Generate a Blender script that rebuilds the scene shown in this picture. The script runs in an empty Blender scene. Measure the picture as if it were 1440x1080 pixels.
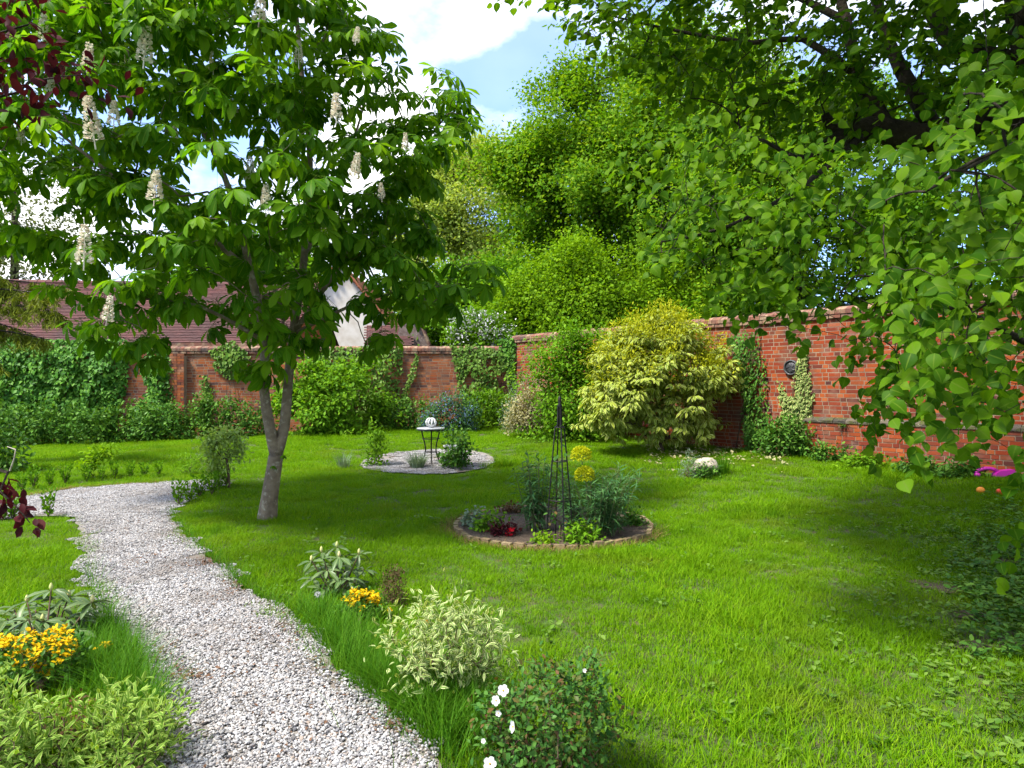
import bpy, math, random
import numpy as np
from mathutils import Vector, Matrix

random.seed(7)
RNG = np.random.default_rng(11)
sc = bpy.context.scene
COL = sc.collection
EYE = 1.65
F = 960.0
# ------------------------------------------------------------------ camera
cd = bpy.data.cameras.new('camera')
cam = bpy.data.objects.new('camera', cd)
COL.objects.link(cam)
cd.lens = 24.0
cd.sensor_width = 36.0
cd.clip_start = 0.05
cd.clip_end = 2000.0
cam.location = (0, 0, EYE)
cam.rotation_euler = (math.radians(90), 0, 0)
sc.camera = cam
# ------------------------------------------------------------------ sky and sun
SUN_TO = Vector((-0.66, -0.36, 1.12)).normalized()
elev = math.asin(SUN_TO.z)
world = bpy.data.worlds.new('World')
sc.world = world
world.use_nodes = True
wt = world.node_tree
wt.nodes.clear()
wo = wt.nodes.new('ShaderNodeOutputWorld')
wb = wt.nodes.new('ShaderNodeBackground')
wb.inputs['Strength'].default_value = 0.15
sk = wt.nodes.new('ShaderNodeTexSky')
sk.sky_type = 'NISHITA'
sk.sun_disc = False
sk.sun_elevation = elev
sk.sun_rotation = math.atan2(SUN_TO.x, SUN_TO.y)
sk.air_density = 1.0
sk.dust_density = 0.6
sk.ozone_density = 2.0
tc = wt.nodes.new('ShaderNodeTexCoord')
mp = wt.nodes.new('ShaderNodeMapping')
mp.inputs['Location'].default_value = (-2.62, 1.55, 0.55)
mp.inputs['Rotation'].default_value = (0, 0, math.radians(7))
mp.inputs['Scale'].default_value = (1.0, 1.0, 1.7)
nz = wt.nodes.new('ShaderNodeTexNoise')
nz.inputs['Scale'].default_value = 2.6
nz.inputs['Detail'].default_value = 9.0
nz.inputs['Roughness'].default_value = 0.55
cr = wt.nodes.new('ShaderNodeValToRGB')
cr.color_ramp.elements[0].position = 0.45
cr.color_ramp.elements[1].position = 0.60
cr.color_ramp.elements[0].color = (0.12, 0.12, 0.12, 1)
mx = wt.nodes.new('ShaderNodeMixRGB')
nz2 = wt.nodes.new('ShaderNodeTexNoise')
nz2.inputs['Scale'].default_value = 5.5
nz2.inputs['Detail'].default_value = 6.0
cr2 = wt.nodes.new('ShaderNodeValToRGB')
cr2.color_ramp.elements[0].position = 0.3
cr2.color_ramp.elements[1].position = 0.62
cr2.color_ramp.elements[0].color = (2.3, 2.33, 2.4, 1)
cr2.color_ramp.elements[1].color = (3.7, 3.66, 3.56, 1)
wt.links.new(mp.outputs[0], nz2.inputs['Vector'])
wt.links.new(nz2.outputs['Fac'], cr2.inputs['Fac'])
wt.links.new(cr2.outputs['Color'], mx.inputs['Color2'])
wt.links.new(tc.outputs['Generated'], mp.inputs['Vector'])
wt.links.new(mp.outputs[0], nz.inputs['Vector'])
wt.links.new(nz.outputs['Fac'], cr.inputs['Fac'])
wt.links.new(cr.outputs['Color'], mx.inputs['Fac'])
sm = wt.nodes.new('ShaderNodeMixRGB')
sm.blend_type = 'MULTIPLY'
sm.inputs['Fac'].default_value = 1.0
sm.inputs['Color2'].default_value = (0.30, 0.39, 0.54, 1)
wt.links.new(sk.outputs[0], sm.inputs['Color1'])
wt.links.new(sm.outputs[0], mx.inputs['Color1'])
wt.links.new(mx.outputs[0], wb.inputs['Color'])
wt.links.new(wb.outputs[0], wo.inputs['Surface'])
sd = bpy.data.lights.new('sun', 'SUN')
sd.energy = 2.2
sd.angle = math.radians(9.0)
sd.color = (1.0, 0.95, 0.85)
so = bpy.data.objects.new('sun', sd)
COL.objects.link(so)
so.rotation_euler = SUN_TO.to_track_quat('Z', 'Y').to_euler()
so.location = (-8, -6, 14)
# ------------------------------------------------------------------ exposure
sc.view_settings.view_transform = 'Standard'
sc.view_settings.look = 'None'
sc.view_settings.gamma = 1.0
sc.view_settings.exposure = 2.4
sc.cycles.use_denoising = True
sc.cycles.max_bounces = 7
sc.cycles.diffuse_bounces = 3
sc.cycles.glossy_bounces = 2
sc.cycles.transmission_bounces = 4
sc.cycles.transparent_max_bounces = 4
sc.cycles.caustics_reflective = False
sc.cycles.caustics_refractive = False


# ================================================================== helpers
def sst(a, b, x):
    t = np.clip((np.asarray(x, float) - a) / (b - a), 0, 1)
    return t * t * (3 - 2 * t)


WA = np.array([0.1, 19.6])          # corner of the two garden walls
WD = np.array([0.617, -0.787])      # direction of the right-hand wall
WN = np.array([-0.787, -0.617])     # its face towards the garden


def ground(X, Y):
    X = np.asarray(X, float)
    Y = np.asarray(Y, float)
    a = 0.42 * sst(11, 19, Y) * sst(-13, -2, X)
    d = (WA[0] - X) * 0.787 + (WA[1] - Y) * 0.617
    b = 0.30 * (1 - sst(0, 5.5, d))
    g = a + b - a * b / 0.42
    w = sst(5, 8, Y)
    return g + w * 0.012 * (np.sin(1.3 * X + 0.7 * Y) * np.sin(0.9 * Y - 0.5 * X) + np.sin(2.7 * X - 1.9 * Y) * 0.5)


def px(x, y, Y):
    return Vector(((x - 720) / F * Y, Y, EYE + (540 - y) / F * Y))


def gp(x, y):
    Y = F * EYE / (y - 540.0)
    for _ in range(60):
        X = (x - 720) / F * Y
        Y2 = F * (EYE - float(ground(X, Y))) / (y - 540.0)
        Y = 0.6 * Y + 0.4 * Y2
    X = (x - 720) / F * Y
    return Vector((X, Y, float(ground(X, Y))))


def gz(X, Y):
    return float(ground(X, Y))


def inpoly(X, Y, poly):
    X = np.asarray(X, float)
    Y = np.asarray(Y, float)
    c = np.zeros(X.shape, bool)
    n = len(poly)
    for i in range(n):
        x1, y1 = poly[i][0], poly[i][1]
        x2, y2 = poly[(i + 1) % n][0], poly[(i + 1) % n][1]
        if y1 == y2:
            continue
        m = ((y1 > Y) != (y2 > Y)) & (X < (x2 - x1) * (Y - y1) / (y2 - y1) + x1)
        c ^= m
    return c


def polydist(X, Y, poly):
    X = np.asarray(X, float)
    Y = np.asarray(Y, float)
    best = np.full(X.shape, 1e9)
    n = len(poly)
    for i in range(n):
        a = np.array(poly[i][:2], float)
        b = np.array(poly[(i + 1) % n][:2], float)
        ab = b - a
        L = max(ab.dot(ab), 1e-9)
        t = np.clip(((X - a[0]) * ab[0] + (Y - a[1]) * ab[1]) / L, 0, 1)
        dx = X - (a[0] + t * ab[0])
        dy = Y - (a[1] + t * ab[1])
        best = np.minimum(best, np.hypot(dx, dy))
    return best


def norm(a):
    a = np.asarray(a, float)
    return a / np.maximum(np.linalg.norm(a, axis=-1, keepdims=True), 1e-9)


class MB:
    """collects vertices and faces, then links them as one mesh object"""

    def __init__(s):
        s.v, s.e, s.f, s.r, s.n = [], [], {}, {}, 0

    def add(s, V, Fc, r=0.0, e=None):
        V = np.asarray(V, float).reshape(-1, 3)
        Fc = np.asarray(Fc, int)
        if len(Fc) == 0:
            return
        k = Fc.shape[1]
        s.v.append(V)
        s.e.append(np.zeros(len(V)) if e is None else np.asarray(e, float))
        s.f.setdefault(k, []).append(Fc + s.n)
        s.r.setdefault(k, []).append(np.broadcast_to(np.asarray(r, float), (len(Fc),)))
        s.n += len(V)

    def inst(s, T, P, M, r):
        """many copies of a template: P (n,3), M (n,3,3), r (n,)"""
        P = np.asarray(P, float)
        n = len(P)
        if n == 0:
            return
        V, Fc, E = T
        W = np.einsum('nij,vj->nvi', M, V) + P[:, None, :]
        FF = Fc[None] + (np.arange(n) * len(V))[:, None, None]
        s.add(W.reshape(-1, 3), FF.reshape(-1, Fc.shape[1]), np.repeat(r, len(Fc)), np.tile(E, n))

    def box(s, c, size, ax=None, r=0.0, skip_back=False):
        c = np.asarray(c, float)
        h = np.asarray(size, float) / 2
        V = np.array([[x, y, z] for z in (-1, 1) for y in (-1, 1) for x in (-1, 1)], float) * h
        if ax is not None:
            V = V @ np.asarray(ax, float)
        Fc = [[0, 2, 3, 1], [4, 5, 7, 6], [0, 1, 5, 4], [1, 3, 7, 5], [3, 2, 6, 7], [2, 0, 4, 6]]
        s.add(V + c, Fc, r)

    def tube(s, pts, rad, sides=6, r=0.0, cap=True):
        P = np.asarray([tuple(p) for p in pts], float)
        n = len(P)
        rad = np.broadcast_to(np.asarray(rad, float), (n,))
        T = norm(np.gradient(P, axis=0))
        ref = np.array([0.13, 0.21, 0.97])
        if abs(T.mean(0)[2]) > 0.8 * np.linalg.norm(T.mean(0)):
            ref = np.array([0.97, 0.2, 0.1])
        A = norm(np.cross(T, ref))
        B = np.cross(T, A)
        an = np.linspace(0, 2 * math.pi, sides, endpoint=False)
        ring = A[:, None, :] * np.cos(an)[None, :, None] + B[:, None, :] * np.sin(an)[None, :, None]
        V = (P[:, None, :] + ring * rad[:, None, None]).reshape(-1, 3)
        Fc = []
        for i in range(n - 1):
            for j in range(sides):
                a = i * sides + j
                b = i * sides + (j + 1) % sides
                Fc.append([a, b, b + sides, a + sides])
        s.add(V, Fc, r)
        if cap:
            for i in (0, n - 1):
                c = V[i * sides:(i + 1) * sides]
                s.add(np.vstack([c, P[i]]), [[j, (j + 1) % sides, sides] for j in range(sides)], r)

    def lathe(s, prof, c=(0, 0, 0), seg=20, r=0.0):
        c = np.asarray(c, float)
        an = np.linspace(0, 2 * math.pi, seg, endpoint=False)
        V = np.array([[p[0] * math.cos(a), p[0] * math.sin(a), p[1]] for p in prof for a in an]) + c
        Fc = []
        for i in range(len(prof) - 1):
            for j in range(seg):
                a = i * seg + j
                b = i * seg + (j + 1) % seg
                Fc.append([a, b, b + seg, a + seg])
        s.add(V, Fc, r)

    def mesh(s, name, mat=None, smooth=False, extra=None):
        V = np.vstack(s.v)
        E = np.concatenate(s.e)
        me = bpy.data.meshes.new(name)
        me.vertices.add(len(V))
        me.vertices.foreach_set('co', V.astype(np.float32).ravel())
        loops, starts, rr, pos = [], [], [], 0
        for k in s.f:
            A = np.vstack(s.f[k])
            loops.append(A.ravel())
            starts.append(pos + np.arange(len(A)) * k)
            pos += A.size
            rr.append(np.concatenate(s.r[k]))
        loops = np.concatenate(loops).astype(np.int32)
        starts = np.concatenate(starts).astype(np.int32)
        rr = np.concatenate(rr).astype(np.float32)
        me.loops.add(len(loops))
        me.loops.foreach_set('vertex_index', loops)
        me.polygons.add(len(starts))
        me.polygons.foreach_set('loop_start', starts)
        me.update(calc_edges=True)
        me.attributes.new('rnd', 'FLOAT', 'FACE').data.foreach_set('value', rr)
        me.attributes.new('edge', 'FLOAT', 'POINT').data.foreach_set('value', E.astype(np.float32))
        if smooth:
            me.polygons.foreach_set('use_smooth', np.ones(len(starts), bool))
        else:
            me.shade_flat()
        if mat is not None:
            me.materials.append(mat)
        return me

    def build(s, name, mat, parent=None, smooth=False, kind=None, origin=None, label=None):
        """origin: world point the vertices are measured from (given for children)"""
        if not s.v:
            return None
        if parent is not None and origin is None:
            origin = parent.location
        if origin is not None:
            o3 = np.array(tuple(origin))
            s.v = [v - o3 for v in s.v]
        o = bpy.data.objects.new(name, s.mesh(name, mat, smooth))
        COL.objects.link(o)
        if parent is not None:
            o.parent = parent
        elif origin is not None:
            o.location = origin
        if kind:
            o['kind'] = kind
        if label:
            o['label'] = label
        return o


def tag(o, label, cat, group=None):
    o['label'] = label
    o['category'] = cat
    if group:
        o['group'] = group
    return o


def thing(name, label, cat, loc, group=None):
    o = bpy.data.objects.new(name, None)
    o.empty_display_size = 0.1
    o.location = loc
    COL.objects.link(o)
    return tag(o, label, cat, group)


def copy_tree(o, parent=None):
    c = o.copy()
    COL.objects.link(c)
    if parent is not None:
        c.parent = parent
    for ch in list(o.children):
        copy_tree(ch, c)
    return c


# ================================================================== materials
def ramp_node(nt, cols, fac):
    r = nt.nodes.new('ShaderNodeValToRGB')
    el = r.color_ramp.elements
    n = len(cols)
    while len(el) < n:
        el.new(0.5)
    for i, c in enumerate(cols):
        el[i].position = i / max(n - 1, 1)
        el[i].color = (*c, 1)
    nt.links.new(fac, r.inputs['Fac'])
    return r.outputs['Color']


def rnd_fac(nt):
    a = nt.nodes.new('ShaderNodeAttribute')
    a.attribute_name = 'rnd'
    oi = nt.nodes.new('ShaderNodeObjectInfo')
    ad = nt.nodes.new('ShaderNodeMath')
    ad.operation = 'ADD'
    fr = nt.nodes.new('ShaderNodeMath')
    fr.operation = 'FRACT'
    nt.links.new(a.outputs['Fac'], ad.inputs[0])
    nt.links.new(oi.outputs['Random'], ad.inputs[1])
    nt.links.new(ad.outputs[0], fr.inputs[0])
    return fr.outputs[0]


def noise_fac(nt, scale, detail=4, rough=0.55, lo=0.35, hi=0.65, coord='pos'):
    n = nt.nodes.new('ShaderNodeTexNoise')
    n.inputs['Scale'].default_value = scale
    n.inputs['Detail'].default_value = detail
    n.inputs['Roughness'].default_value = rough
    if coord == 'pos':
        g = nt.nodes.new('ShaderNodeNewGeometry')
        nt.links.new(g.outputs['Position'], n.inputs['Vector'])
    else:
        g = nt.nodes.new('ShaderNodeTexCoord')
        nt.links.new(g.outputs['Object'], n.inputs['Vector'])
    m = nt.nodes.new('ShaderNodeMapRange')
    m.inputs['From Min'].default_value = lo
    m.inputs['From Max'].default_value = hi
    nt.links.new(n.outputs['Fac'], m.inputs['Value'])
    return m.outputs[0], n.outputs['Fac']


def mixc(nt, fac, a, b, mode='MIX'):
    m = nt.nodes.new('ShaderNodeMixRGB')
    m.blend_type = mode
    for sock, v in ((m.inputs['Fac'], fac), (m.inputs['Color1'], a), (m.inputs['Color2'], b)):
        if isinstance(v, (int, float)):
            sock.default_value = v
        elif isinstance(v, tuple):
            sock.default_value = (*v, 1)
        else:
            nt.links.new(v, sock)
    return m.outputs['Color']


def new_mat(name):
    m = bpy.data.materials.new(name)
    m.use_nodes = True
    nt = m.node_tree
    nt.nodes.clear()
    out = nt.nodes.new('ShaderNodeOutputMaterial')
    b = nt.nodes.new('ShaderNodeBsdfPrincipled')
    nt.links.new(b.outputs[0], out.inputs['Surface'])
    return m, nt, b, out


def leafmat(name, cols, edge=None, rib=None, trans=0.35, rough=0.6, spec=0.07, tcol=(1.3, 1.25, 0.4), patch=None, worn=None):
    """leaf: colour by leaf, optional margin colour, optional midrib, light coming through the blade"""
    m, nt, b, out = new_mat(name)
    c = ramp_node(nt, cols, rnd_fac(nt))
    if patch is not None:
        f, _ = noise_fac(nt, patch[1], 2)
        c = mixc(nt, f, c, patch[0])
    if worn is not None:
        for col_, sc_, lo_, hi_ in worn:
            f, _ = noise_fac(nt, sc_, 4, .6, lo_, hi_)
            c = mixc(nt, f, c, col_)
    if edge is not None or rib is not None:
        a = nt.nodes.new('ShaderNodeAttribute')
        a.attribute_name = 'edge'
        if edge is not None:
            col, lo, hi = edge
            nzf, _ = noise_fac(nt, 60.0, 2, lo=0.3, hi=0.7)
            ad = nt.nodes.new('ShaderNodeMath')
            ad.operation = 'MULTIPLY_ADD'
            ad.inputs[1].default_value = 0.35
            nt.links.new(nzf, ad.inputs[0])
            nt.links.new(a.outputs['Fac'], ad.inputs[2])
            mr = nt.nodes.new('ShaderNodeMapRange')
            mr.inputs['From Min'].default_value = lo + 0.17
            mr.inputs['From Max'].default_value = hi + 0.17
            nt.links.new(ad.outputs[0], mr.inputs['Value'])
            c = mixc(nt, mr.outputs[0], c, col)
        if rib is not None:
            mr = nt.nodes.new('ShaderNodeMapRange')
            mr.inputs['From Min'].default_value = 0.14
            mr.inputs['From Max'].default_value = 0.02
            nt.links.new(a.outputs['Fac'], mr.inputs['Value'])
            c = mixc(nt, mr.outputs[0], c, rib)
    nt.links.new(c, b.inputs['Base Color'])
    b.inputs['Roughness'].default_value = rough
    b.inputs['Specular IOR Level'].default_value = spec
    t = nt.nodes.new('ShaderNodeBsdfTranslucent')
    tcx = mixc(nt, 1.0, c, tcol, 'MULTIPLY')
    nt.links.new(tcx, t.inputs['Color'])
    ms = nt.nodes.new('ShaderNodeMixShader')
    ms.inputs[0].default_value = trans
    nt.links.new(b.outputs[0], ms.inputs[1])
    nt.links.new(t.outputs[0], ms.inputs[2])
    nt.links.new(ms.outputs[0], out.inputs['Surface'])
    return m


def bump(nt, b, h, strength=0.4, dist=0.01):
    bp = nt.nodes.new('ShaderNodeBump')
    bp.inputs['Strength'].default_value = strength
    bp.inputs['Distance'].default_value = dist
    nt.links.new(h, bp.inputs['Height'])
    nt.links.new(bp.outputs[0], b.inputs['Normal'])


def solid(name, cols, rough=0.7, metal=0.0, spec=0.25, nscale=None, ncol=None, nlo=0.4, nhi=0.65, bmp=0.0, bscale=40, bdist=0.01, n2=None):
    m, nt, b, out = new_mat(name)
    c = ramp_node(nt, cols, rnd_fac(nt)) if len(cols) > 1 else None
    if c is None:
        rgb = nt.nodes.new('ShaderNodeRGB')
        rgb.outputs[0].default_value = (*cols[0], 1)
        c = rgb.outputs[0]
    if nscale is not None:
        f, _ = noise_fac(nt, nscale, 6, lo=nlo, hi=nhi)
        c = mixc(nt, f, c, ncol)
    if n2 is not None:
        f, _ = noise_fac(nt, n2[0], 5, lo=n2[2], hi=n2[3])
        c = mixc(nt, f, c, n2[1])
    nt.links.new(c, b.inputs['Base Color'])
    b.inputs['Roughness'].default_value = rough
    b.inputs['Metallic'].default_value = metal
    b.inputs['Specular IOR Level'].default_value = spec
    if bmp > 0:
        _, h = noise_fac(nt, bscale, 6)
        bump(nt, b, h, bmp, bdist)
    return m


M = {}
M['grass'] = leafmat('lawn_grass', [(.045, .13, .0012), (.105, .25, .0015), (.15, .31, .002), (.23, .36, .010), (.07, .19, .0015), (.13, .275, .002)], trans=.4, rough=.6, spec=.06, patch=((.105, .225, .002), .55), worn=[((.15, .215, .012), .9, .52, .80), ((.045, .135, .004), 1.7, .55, .78), ((.19, .19, .03), 5.0, .62, .80)])
M['long_grass'] = leafmat('long_grass', [(.03, .11, .004), (.055, .165, .006), (.09, .20, .010)], trans=.35, spec=.08)
M['dry_grass'] = leafmat('dry_grass', [(.17, .10, .04), (.24, .155, .065), (.13, .085, .035), (.13, .14, .03)], trans=.2, rough=.8)
M['soil'] = solid('lawn_soil', [(.05, .062, .018)], .95, nscale=1.2, ncol=(.07, .05, .03), n2=(9, (.045, .085, .014), .4, .6), bmp=.8, bscale=25, bdist=.03)
M['bed_soil'] = solid('bed_soil', [(.085, .06, .042)], .95, nscale=14, ncol=(.045, .032, .022), n2=(60, (.15, .11, .08), .55, .7), bmp=1, bscale=50, bdist=.02)
M['gravel_base'] = solid('gravel_base', [(.22, .20, .18)], .95, nscale=3, ncol=(.15, .12, .095), n2=(120, (.08, .07, .06), .5, .65), bmp=.8, bscale=150, bdist=.01)
M['gravel'] = solid('gravel_stones', [(.34, .335, .335), (.24, .23, .23), (.44, .435, .44), (.23, .18, .145), (.38, .37, .37), (.06, .06, .068), (.31, .28, .255), (.43, .425, .43), (.12, .115, .115), (.39, .37, .35), (.085, .082, .09), (.35, .34, .345)], .85, spec=.2, nscale=1.4, ncol=(.15, .125, .105), nlo=.5, nhi=.9)
M['litter'] = solid('dead_leaf_litter', [(.09, .045, .025), (.13, .07, .04), (.055, .03, .02), (.16, .085, .045)], .9)
M['brick'] = solid('red_brick', [(.23, .044, .016), (.17, .030, .013), (.28, .066, .019), (.10, .022, .015), (.235, .042, .017), (.06, .024, .022), (.30, .085, .03), (.20, .037, .016), (.14, .030, .018), (.255, .054, .017)], .92, spec=.04, nscale=3.2, ncol=(.33, .17, .12), nlo=.54, nhi=.85, n2=(1.6, (.075, .038, .028), .50, .75), bmp=.5, bscale=70, bdist=.006)
M['brick_old'] = solid('orange_brick', [(.26, .082, .030), (.23, .062, .024), (.29, .105, .04), (.195, .048, .022), (.08, .045, .04), (.27, .088, .034), (.13, .048, .034), (.30, .12, .055)], .92, spec=.04, nscale=3.2, ncol=(.32, .19, .12), nlo=.54, nhi=.85, n2=(1.4, (.14, .075, .05), .55, .8), bmp=.5, bscale=70, bdist=.006)
M['mortar'] = solid('lime_mortar', [(.24, .175, .118)], .95, nscale=1.5, ncol=(.16, .11, .075), n2=(9, (.11, .07, .05), .5, .75), bmp=.5, bscale=60, bdist=.006)
M['coping'] = solid('weathered_coping_brick', [(.17, .065, .042), (.13, .05, .036), (.20, .095, .06), (.09, .048, .04)], .92, spec=.2, nscale=6, ncol=(.26, .185, .115), nlo=.46, nhi=.64, n2=(2.5, (.07, .052, .045), .5, .68), bmp=.7, bscale=40, bdist=.01)
M['moss_ledge'] = solid('mossy_ledge', [(.06, .05, .04), (.09, .075, .055), (.04, .035, .028)], .95, nscale=8, ncol=(.055, .06, .015), nlo=.45, nhi=.6, n2=(25, (.20, .17, .13), .62, .68), bmp=.9, bscale=30, bdist=.02)
M['tile'] = solid('clay_roof_tile', [(.085, .034, .032), (.11, .042, .038), (.068, .028, .028), (.13, .052, .042), (.095, .036, .034)], .85, spec=.25, nscale=.8, ncol=(.062, .032, .030), n2=(6, (.13, .085, .07), .62, .78))
M['tile_red'] = solid('red_roof_tile', [(.22, .075, .04), (.27, .11, .055), (.18, .058, .035)], .85)
M['render'] = solid('white_render', [(.52, .49, .44)], .9, nscale=2, ncol=(.42, .38, .32))
M['stone'] = solid('pale_stone', [(.34, .30, .23)], .9, nscale=9, ncol=(.22, .185, .14), n2=(30, (.42, .39, .33), .55, .7), bmp=.8, bscale=22, bdist=.03)
M['edging'] = solid('edging_brick', [(.22, .155, .085), (.18, .115, .065), (.25, .19, .11), (.14, .095, .055)], .92, nscale=18, ncol=(.13, .10, .045), n2=(7, (.14, .17, .05), .58, .7), bmp=.6, bscale=50)
M['iron'] = solid('dark_iron', [(.022, .021, .022)], .45, .7, nscale=30, ncol=(.07, .04, .03), nlo=.55, nhi=.75)
M['iron_light'] = solid('grey_metal_tabletop', [(.30, .31, .32)], .38, .25, nscale=20, ncol=(.36, .37, .38))
M['plaque'] = solid('dark_plaque', [(.055, .055, .06)], .5, .5, nscale=25, ncol=(.11, .11, .11), nlo=.5, nhi=.65, bmp=.6, bscale=30)
M['white'] = solid('white_enamel', [(.55, .55, .55)], .4)
M['magenta'] = solid('magenta_plastic', [(.46, .012, .30)], .35, spec=.5)
M['orange'] = solid('orange_skin', [(.85, .28, .03)], .4)
M['red'] = solid('red_skin', [(.72, .06, .02)], .35)
M['bark'] = solid('smooth_grey_bark', [(.20, .155, .105)], .9, nscale=7, ncol=(.12, .09, .06), n2=(16, (.28, .25, .185), .56, .68), bmp=.9, bscale=28, bdist=.02)
M['bark_dark'] = solid('dark_bark', [(.035, .026, .017)], .95, nscale=9, ncol=(.016, .012, .009), n2=(20, (.06, .048, .032), .58, .7), bmp=1, bscale=22, bdist=.03)
M['twig'] = solid('brown_twig', [(.10, .065, .04), (.07, .045, .03)], .9)
M['stem'] = solid('green_stem', [(.08, .12, .035), (.10, .10, .04)], .7)
# foliage kinds
M['chestnut'] = leafmat('chestnut_leaf', [(.042, .13, .004), (.065, .18, .006), (.10, .235, .007), (.15, .29, .010)], rib=(.14, .24, .02), trans=.55, rough=.5)
M['lime'] = leafmat('lime_leaf', [(.028, .088, .003), (.05, .13, .004), (.08, .175, .005), (.12, .225, .008)], rib=(.11, .19, .015), trans=.52, rough=.5)
M['copper'] = leafmat('copper_leaf', [(.035, .006, .009), (.055, .007, .010), (.024, .006, .009), (.07, .014, .012)], trans=.3, tcol=(1.2, .7, .7))
M['tree_bright'] = leafmat('spring_tree_leaf', [(.055, .155, .005), (.085, .20, .007), (.13, .25, .008), (.20, .30, .014)], trans=.45)
M['tree_pale'] = leafmat('pale_tree_leaf', [(.22, .31, .05), (.30, .38, .075), (.17, .26, .035), (.36, .41, .11)], trans=.42)
M['tree_mid'] = leafmat('mid_tree_leaf', [(.05, .145, .006), (.08, .20, .008), (.12, .25, .010)], trans=.4)
M['tree_lime'] = leafmat('yellowgreen_leaf', [(.11, .225, .005), (.16, .29, .007), (.08, .185, .005), (.21, .34, .012)], trans=.42)
M['far_tree'] = leafmat('far_tree_leaf', [(.10, .125, .055), (.14, .16, .07), (.08, .11, .045)], trans=.3)
M['conifer'] = leafmat('conifer_needle', [(.12, .165, .012), (.18, .21, .018), (.08, .12, .010)], trans=.3)
M['ivy'] = leafmat('ivy_leaf', [(.022, .085, .007), (.042, .14, .010), (.075, .20, .014), (.115, .25, .026)], trans=.25, rough=.5, spec=.12)
M['ivy_light'] = leafmat('light_ivy_leaf', [(.055, .13, .016), (.09, .175, .02), (.13, .21, .035), (.04, .10, .014)], trans=.25, rough=.4)
M['ivy_var'] = leafmat('variegated_ivy_leaf', [(.06, .14, .025), (.10, .18, .035)], edge=((.42, .42, .16), .45, .75), trans=.25)
M['dark_shrub'] = leafmat('dark_shrub_leaf', [(.028, .090, .012), (.048, .13, .016), (.075, .175, .020), (.11, .215, .028)], trans=.25, rough=.4)
M['bright_shrub'] = leafmat('bright_shrub_leaf', [(.08, .20, .007), (.13, .27, .010), (.055, .15, .007), (.18, .32, .014)], trans=.35)
M['laurel'] = leafmat('gold_laurel_leaf', [(.14, .22, .012), (.21, .28, .018), (.29, .34, .035), (.095, .17, .010)], edge=((.42, .46, .14), .42, .8), trans=.3, rough=.4)
M['gold_tip'] = leafmat('gold_tip_leaf', [(.30, .32, .010), (.24, .28, .008), (.38, .37, .014)], trans=.3)
M['grey_green'] = leafmat('grey_green_leaf', [(.13, .19, .12), (.19, .25, .17), (.10, .16, .085)], trans=.25)
M['blue_green'] = leafmat('blue_green_leaf', [(.032, .095, .034), (.05, .13, .042), (.075, .165, .05), (.04, .11, .024)], trans=.25)
M['cream_var'] = leafmat('cream_shrub_leaf', [(.16, .17, .06), (.24, .22, .09)], edge=((.50, .44, .27), .4, .7), trans=.25)
M['pale_var'] = leafmat('pale_variegated_leaf', [(.10, .19, .035), (.14, .23, .05), (.18, .25, .07)], edge=((.56, .58, .28), .45, .75), trans=.35)
M['lime_var'] = leafmat('lime_variegated_leaf', [(.10, .20, .022), (.15, .26, .03), (.075, .155, .02)], edge=((.36, .46, .11), .5, .85), trans=.35)
M['rhodo'] = leafmat('rhododendron_leaf', [(.055, .10, .032), (.08, .135, .045), (.11, .165, .06)], rib=(.22, .26, .10), trans=.2, rough=.4, spec=.22)
M['cistus'] = leafmat('rockrose_leaf', [(.025, .085, .016), (.045, .12, .02), (.075, .17, .028), (.045, .11, .02), (.11, .065, .022)], trans=.25, rough=.4)
M['heather_leaf'] = leafmat('heather_leaf', [(.07, .045, .02), (.10, .06, .03), (.05, .05, .015)], trans=.2)
M['willow'] = leafmat('willow_leaf', [(.22, .33, .08), (.28, .39, .11), (.16, .25, .06)], trans=.4)
M['brown_leaf'] = leafmat('brown_bud_leaf', [(.085, .045, .02), (.12, .065, .028), (.055, .03, .016)], trans=.2)
M['yellow'] = leafmat('yellow_petal', [(.60, .38, .004), (.66, .45, .008), (.54, .31, .004)], trans=.3, tcol=(1.1, 1., .5))
M['lemon'] = leafmat('lemon_bract', [(.34, .37, .005), (.44, .44, .008), (.24, .30, .006)], trans=.3)
M['blue_flower'] = leafmat('blue_flower', [(.11, .17, .30), (.16, .22, .36), (.08, .14, .24)], trans=.25, tcol=(1, 1, 1))
M['white_petal'] = leafmat('white_petal', [(.52, .52, .50), (.56, .55, .53)], trans=.25, tcol=(1, 1, 1))
M['cream_petal'] = leafmat('cream_petal', [(.72, .68, .57), (.75, .72, .63), (.60, .46, .36)], trans=.25, tcol=(1, 1, .9))
M['red_petal'] = leafmat('red_petal', [(.55, .012, .02), (.40, .01, .02)], trans=.2, tcol=(1, .6, .6))
M['bud'] = solid('pale_bud', [(.42, .46, .14), (.52, .44, .20)], .6)
M['seed'] = solid('dandelion_clock', [(.5, .5, .48)], .9)


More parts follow.
